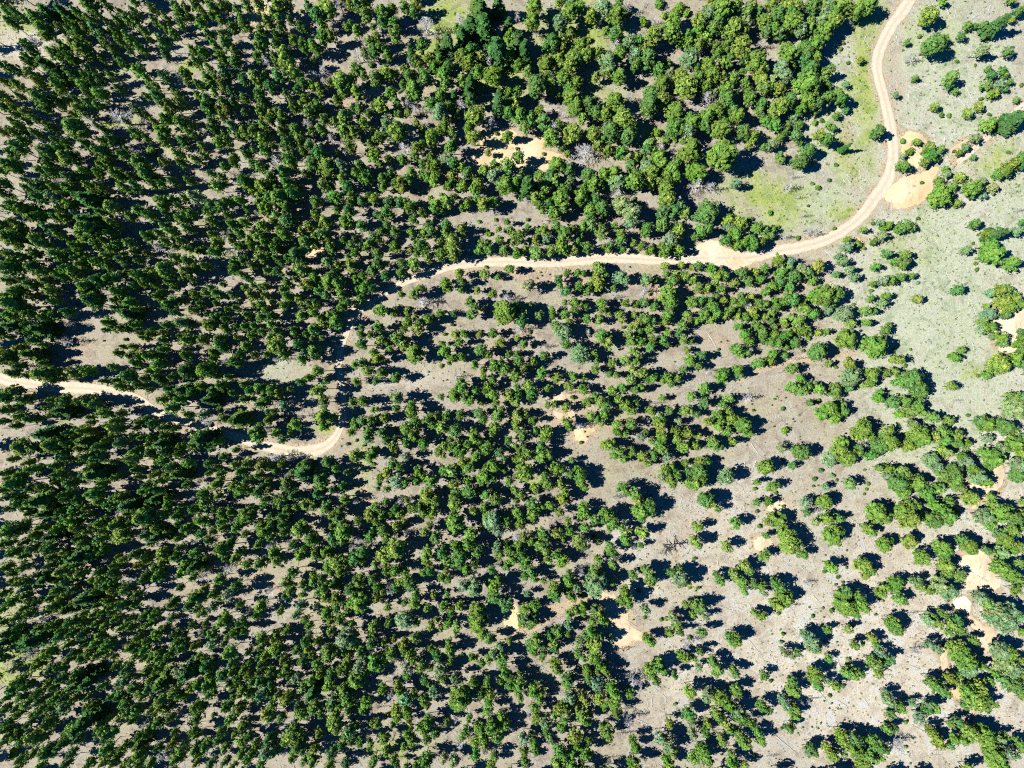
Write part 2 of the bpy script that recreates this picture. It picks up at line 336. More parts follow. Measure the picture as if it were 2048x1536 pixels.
M_ROAD = dirt_mat('graded_dirt'); M_PIT = dirt_mat('dug_sand', False)

# ------------------------------------------------------------------ ground sheet
def ground():
    inner = np.arange(-262, 262.1, .95); f = np.geomspace(1, 3200, 26)
    xs = np.concatenate([-262 - f[::-1], inner, 262 + f])
    inner = np.arange(-206, 206.1, .95); ys = np.concatenate([-206 - f[::-1], inner, 206 + f])
    X, Y = np.meshgrid(xs, ys); x = X.ravel(); y = Y.ravel()
    z = height(x, y)
    px = 1024 + x / MPX; py = 768 - y / MPX
    a, b, c, d = zones(px, py)
    n = fbm(px + 700, py + 300, 14, 3) - .5
    rd = np.minimum(polydist(px, py, ROAD), polydist(px, py, GULLY) + 1)
    pd = pit_dist(px, py)
    sand = np.clip(1.0 - (rd + 26 * n) / 9, 0, 1) * .7
    sand = np.maximum(sand, np.clip(1.05 - (pd + 22 * n) / 11, 0, 1))
    for tr in TRACKS: sand = np.maximum(sand, np.clip(.9 - (polydist(px, py, tr) + 22 * n) / 5, 0, .7))
    nx, ny = len(xs), len(ys)
    i = np.arange((ny - 1) * (nx - 1)); r = i // (nx - 1); q = i % (nx - 1); v = r * nx + q
    F = np.stack([v, v + 1, v + nx + 1, v + nx], 1)
    me = build_mesh('ground', np.stack([x, y, z], 1), F, [M_GROUND], smooth=True,
                    attrs={'zone': np.stack([a, b, c], 1), 'wear': np.stack([d, sand, sand * 0], 1)})
    tag(link('ground', me), kind='structure')
ground()

def ribbon(name, line, mat, dz, edge=1.0, nu=9, kind='structure'):
    P = line[:, :2]; T = np.gradient(P, axis=0); T /= np.linalg.norm(T, axis=1)[:, None]; Nn = np.stack([-T[:, 1], T[:, 0]], 1)
    s = np.arange(len(P)); V = []; C = []
    for k in range(nu):
        u = k / (nu - 1) * 2 - 1
        j = 1 + edge * .32 * (fbm(s + 50. + 400 * (u > 0), s * 0 + 3., 9, 3) - .5) + edge * .25 * (fbm(s + 90. + 300 * (u > 0), s * 0 + 8., 2.5, 2) - .5)
        q = P + Nn * (line[:, 2] * j * u)[:, None]
        x, y = p2w(q[:, 0], q[:, 1])
        V.append(np.stack([x, y, height(x, y) + dz + .05 * (1 - u * u)], 1)); C.append(np.full((len(P), 3), (u + 1) / 2))
    V = np.concatenate(V); C = np.concatenate(C); n = len(P)
    F = np.array([(k * n + i, (k + 1) * n + i, (k + 1) * n + i + 1, k * n + i + 1) for k in range(nu - 1) for i in range(n - 1)])
    return tag(link(name, build_mesh(name, V, F, [mat], C, smooth=True)), kind=kind)
ribbon('dirt_road', ROAD, M_ROAD, .09)
ribbon('dirt_track', GULLY, M_ROAD, .06, 2.2)

def pit(poly, c, white):
    P = spline([(a, b, 0) for a, b in poly + [poly[0]]], 2)[:-1, :2]
    ctr = P.mean(0); n = len(P); s = np.arange(n)
    th = s / n * 2 * np.pi
    j = 1 + .55 * (fbm(6 * np.cos(th) + 40 + ctr[0], 6 * np.sin(th) + 40 + ctr[1], 2.0, 5) - .5)
    j = np.minimum(j, 1.12)
    V = []; C = []; K = 16
    for k in range(1, K + 1):
        q = ctr + (P - ctr) * (j ** (k / K))[:, None] * (k / K)
        x, y = p2w(q[:, 0], q[:, 1]); V.append(np.stack([x, y, height(x, y) + .05 + .10 * (1 - (k / K) ** 2) + (fbm(q[:, 0], q[:, 1], 9, 3) - .5) * .9 * (1 - k / K)], 1))
        cc = np.tile(np.array(c), (n, 1))
        if white:
            f = np.exp(-((q[:, 0] - white[0]) ** 2 + (q[:, 1] - white[1]) ** 2) / white[2] ** 2 + .9 * (fbm(q[:, 0] + 50, q[:, 1] + 70, 10, 3) - .5))
            f = np.clip(f, 0, 1)[:, None] * .6; cc = cc * (1 - f) + np.array((.44, .41, .31)) * f
        bd = fbm(q[:, 0] * .6 + q[:, 1] * .9 + 300, q[:, 1] * .5 - q[:, 0] * .3 + 900, 8, 4)[:, None]
        f2 = np.clip((bd - .5) * 5, 0, 1); cc = cc * (1 - f2 * .75) + np.array((.34, .29, .21)) * f2 * .75
        f3 = np.clip((.42 - bd) * 6, 0, 1); cc = cc * (1 - f3 * .6) + np.array((.38, .25, .10)) * f3 * .6
        C.append(cc)
    x, y = p2w(*ctr); V.append([[x, y, float(height(x, y)) + .15]]); C.append([C[0][0]])
    V = np.concatenate(V); C = np.concatenate(C)
    F = [(k * n + i, k * n + (i + 1) % n, (k + 1) * n + (i + 1) % n, (k + 1) * n + i) for k in range(K - 1) for i in range(n)]
    ci = len(V) - 1
    F += [(ci, (i + 1) % n, i, i) for i in range(0)]
    me = bpy.data.meshes.new('sand_patch')
    me.from_pydata([tuple(v) for v in V], [], F + [(ci, i, (i + 1) % n) for i in range(n)])
    me.materials.append(M_PIT); a = me.attributes.new('tint', 'FLOAT_COLOR', 'POINT')
    a.data.foreach_set('color', np.concatenate([C, np.ones((len(C), 1))], 1).astype(np.float32).ravel())
    me.polygons.foreach_set('use_smooth', np.ones(len(me.polygons), bool))
    import bmesh
    bm = bmesh.new(); bm.from_mesh(me); bmesh.ops.recalc_face_normals(bm, faces=bm.faces)
    if sum(f.normal.z for f in bm.faces) < 0: bmesh.ops.reverse_faces(bm, faces=bm.faces)
    bm.to_mesh(me); bm.free()
    tag(link('sand_patch', me), kind='structure')
for q in PITS: pit(*q)

# ------------------------------------------------------------------ plant geometry (numpy, metres, base at origin)
def leaf_tris(c, n, size, r):
    """triangles at centres c with normals about n"""
    m = len(c); n = n + r.normal(0, .38, (m, 3)); n /= np.linalg.norm(n, axis=1)[:, None] + 1e-9
    a = np.cross(n, r.normal(0, 1, (m, 3))); a /= np.linalg.norm(a, axis=1)[:, None] + 1e-9; b = np.cross(n, a)
    s = size * r.uniform(.6, 1.35, (m, 1))
    v = np.stack([c + a * s, c - a * s * .55 + b * s * .85, c - a * s * .5 - b * s * .8], 1).reshape(-1, 3)
    return v, np.arange(m * 3).reshape(-1, 3)
def prism(p0, p1, r0, r1, k=4):
    p0 = np.array(p0, float); p1 = np.array(p1, float); d = p1 - p0; d /= np.linalg.norm(d) + 1e-9
    a = np.cross(d, (0.3, .2, .9)); a /= np.linalg.norm(a) + 1e-9; b = np.cross(d, a); V = []
    for p, rr in ((p0, r0), (p1, r1)):
        for i in range(k):
            t = 2 * math.pi * i / k; V.append(p + rr * (a * math.cos(t) + b * math.sin(t)))
    F = []
    for i in range(k):
        j = (i + 1) % k; F += [(i, j, k + j), (i, k + j, k + i)]
    return np.array(V), np.array(F)
def join(parts):
    V = []; F = []; C = []; o = 0
    for p in parts:
        V.append(p[0]); F.append(p[1] + o); o += len(p[0])
        if len(p) > 2: C.append(p[2])
    return (np.concatenate(V), np.concatenate(F)) + ((np.concatenate(C),) if C else ())
GREENS = {'p': [(.100, .188, .034), (.116, .204, .036), (.142, .212, .040), (.078, .162, .040), (.106, .182, .032)],
          'b': [(.135, .208, .095), (.115, .190, .080), (.155, .215, .080)],
          'f': [(.042, .105, .026), (.048, .110, .032), (.080, .135, .030)],
          'g': [(.10, .19, .025), (.12, .19, .03), (.085, .17, .035)],
          's': [(.07, .14, .022), (.09, .15, .025), (.055, .11, .03)]}
def core(prof, zb, zt, r, nu=9, nv=7, f=.72):
    V = []; 
    for j in range(nv):
        t = (j + .02) / (nv - .96)
        for i in range(nu):
            a = 2 * math.pi * i / nu + .3 * j
            rr = prof(t, a) * f * r.uniform(.8, 1.15)
            V.append((rr * math.cos(a), rr * math.sin(a), zb + (zt - zb) * t + r.uniform(-.2, .2)))
    F = []
    for j in range(nv - 1):
        for i in range(nu):
            a = j * nu + i; b = j * nu + (i + 1) % nu; F += [(a, b, b + nu), (a, b + nu, a + nu)]
    return np.array(V), np.array(F)
def shade(r, n, base, amt=.16):
    k = r.normal(1, amt, (n, 1)).clip(.55, 1.6); c = np.array(base)[None] * k
    c[:, 0] *= r.normal(1, .12, n).clip(.6, 1.5); return c
def crown_pine(seed, ncl=34, nl=12, base=(.06, .11, .03), size=.5, R=2.6, H=12.0, zb=4.2, open_=0, spire=False):
    r = np.random.default_rng(seed); ph = r.uniform(0, 6.28, 4); am = r.uniform(.04, .13, 4)
    peak = r.uniform(.30, .48); pw = r.uniform(.6, .85)
    if spire: peak = r.uniform(.2, .32); pw = r.uniform(1.05, 1.4)
    def prof(t, a):
        lo = 1 + am[0] * np.sin(a + ph[0]) + am[1] * np.sin(2 * a + ph[1]) + am[2] * np.sin(3 * a + ph[2] + 5 * t) + am[3] * np.sin(5 * a + ph[3] + 9 * t)
        s = np.where(t < peak, np.sqrt(np.clip(1 - ((peak - t) / peak * .93) ** 2, 0, 1)), np.clip(1 - ((t - peak) / (1 - peak)) ** 2, 0, 1) ** pw)
        return R * .92 * s * lo
    parts = [core(prof, zb + .3, H - .7, r, f=.52)]; cols = [shade(r, len(parts[0][0]), base, .1)]
    t = r.beta(1.25, 1.35, ncl); a = r.uniform(0, 6.28, ncl) + np.arange(ncl) * 2.4
    rr = prof(t, a) * np.sqrt(r.uniform(.35, 1.08, ncl))
    cc = np.stack([rr * np.cos(a), rr * np.sin(a), zb + (H - zb - .3) * t], 1)
    crad = r.uniform(.38, .95, ncl) * R / 2.6
    ci = np.repeat(np.arange(ncl), nl); d = r.normal(0, 1, (len(ci), 3)); d[:, 2] = d[:, 2] * .8 + .35; d /= np.linalg.norm(d, axis=1)[:, None]
    out = cc[ci].copy(); out[:, 2] = .25; out /= np.linalg.norm(out, axis=1)[:, None] + 1e-9
    p = cc[ci] + d * crad[ci][:, None] * np.array((1, 1, .72)) * r.uniform(.65, 1.05, (len(ci), 1))
    v, f = leaf_tris(p, d + .35 * out + np.array((0, 0, .2)), size, r); parts.append((v, f))
    cl = np.repeat(shade(r, ncl, base, .14)[ci] * r.normal(1, .10, (len(ci), 1)), 3, axis=0); cols.append(cl)
    V, F = join(parts); return V, F, np.concatenate(cols).clip(.004, .5)
def crown_fir(seed, ncl=60, nl=10, base=(.03, .07, .02), size=.42, R=2.2, H=14.0, zb=1.2):
    r = np.random.default_rng(seed); ph = r.uniform(0, 6)
    def prof(t, a): return R * (1.02 - t) ** .85 * (1 + .14 * np.sin(5 * a + ph + 3 * t) + .1 * np.sin(3 * a + ph * 2))
    parts = [core(prof, zb, H - .3, r, f=.6)]; cols = [shade(r, len(parts[0][0]), base, .1)]
    t = r.beta(1, 1.7, ncl); tier = np.round(t * 9) / 9 + r.normal(0, .015, ncl); t = np.clip(.4 * t + .6 * tier, 0, .98)
    a = r.uniform(0, 6.28, ncl); rr = prof(t, a) * r.uniform(.45, .95, ncl)
    cc = np.stack([rr * np.cos(a), rr * np.sin(a), zb + (H - zb) * t - .1 * rr], 1)
    ci = np.repeat(np.arange(ncl), nl); u = r.uniform(-1, 1, (len(ci), 2))
    p = cc[ci].copy(); ca = np.cos(a)[ci]; sa = np.sin(a)[ci]; L = (.55 + .25 * (1 - t))[ci]
    p[:, 0] += L * u[:, 0] * ca - .4 * u[:, 1] * sa; p[:, 1] += L * u[:, 0] * sa + .4 * u[:, 1] * ca; p[:, 2] += -.25 * u[:, 0] + r.normal(0, .12, len(ci))
    n = np.stack([.5 * ca, .5 * sa, np.full(len(ci), .9)], 1)
    v, f = leaf_tris(p, n, size, r); parts.append((v, f))
    cols.append(np.repeat(shade(r, ncl, base, .15)[ci] * r.normal(1, .1, (len(ci), 1)), 3, axis=0))
    V, F = join(parts); return V, F, np.concatenate(cols).clip(.004, .5)
def crown_shrub(seed, n=150, base=(.07, .14, .03), R=1.0, H=1.1, size=.22):
    r = np.random.default_rng(seed); k = 7; a = r.uniform(0, 6.28, k); cc = np.stack([np.cos(a) * R * .45 * r.random(k) ** .5, np.sin(a) * R * .45 * r.random(k) ** .5, H * r.uniform(.4, .62, k)], 1)
    ci = r.integers(0, k, n); d = r.normal(0, 1, (n, 3)); d[:, 2] = np.abs(d[:, 2]) * .9 - .25; d /= np.linalg.norm(d, axis=1)[:, None]
    p = cc[ci] + d * np.array((R * .55, R * .55, H * .45)) * r.uniform(.6, 1, (n, 1)); p[:, 2] = p[:, 2].clip(.03)
    v, f = leaf_tris(p, d + np.array((0, 0, .3)), size, r)
    c = np.repeat(shade(r, k, base, .15)[ci] * r.normal(1, .12, (n, 1)), 3, axis=0)
    pr = core(lambda t, a: R * .6 * math.sqrt(max(0, 1 - t * t)), .02, H * .8, r, 7, 4, 1)
    V, F = join([pr, (v, f)]); return V, F, np.concatenate([shade(r, len(pr[0]), base, .1), c]).clip(.004, .5)
def trunk(seed, H, r0=.19, top=.9, k=5, lean=.25):
    r = np.random.default_rng(seed); P = []; seg = 4; b = r.normal(0, lean, 2)
    pts = [np.array((b[0] * (s / seg) ** 2 * .6, b[1] * (s / seg) ** 2 * .6, H * top * s / seg)) for s in range(seg + 1)]
    for s in range(seg): P.append(prism(pts[s], pts[s + 1], r0 * (1 - .8 * s / seg), r0 * (1 - .8 * (s + 1) / seg), k))
    return join(P)
def limbs(seed, H, R, n, z0, z1, thick, up=.15, twigs=3, droop=0):
    r = np.random.default_rng(seed); P = []
    for i in range(n):
        t = (i + r.random()) / n; z = H * (z0 + (z1 - z0) * t); a = i * 2.4 + r.normal(0, .4); L = R * (1.05 - .75 * t) * r.uniform(.55, 1.1)
        p = np.array((0, 0, z)); q = p + L * np.array((math.cos(a), math.sin(a), up + r.normal(0, .12) - droop))
        P.append(prism(p, q, thick, thick * .35, 3))
        for k in range(twigs):
            f = r.uniform(.3, .95); s = p + (q - p) * f; b = a + r.choice([-1, 1]) * r.uniform(.4, 1.0); l2 = L * (1.15 - f) * r.uniform(.4, .8)
            P.append(prism(s, s + l2 * np.array((math.cos(b), math.sin(b), r.uniform(-.1, .4))), thick * .55, thick * .25, 3))
    return join(P)

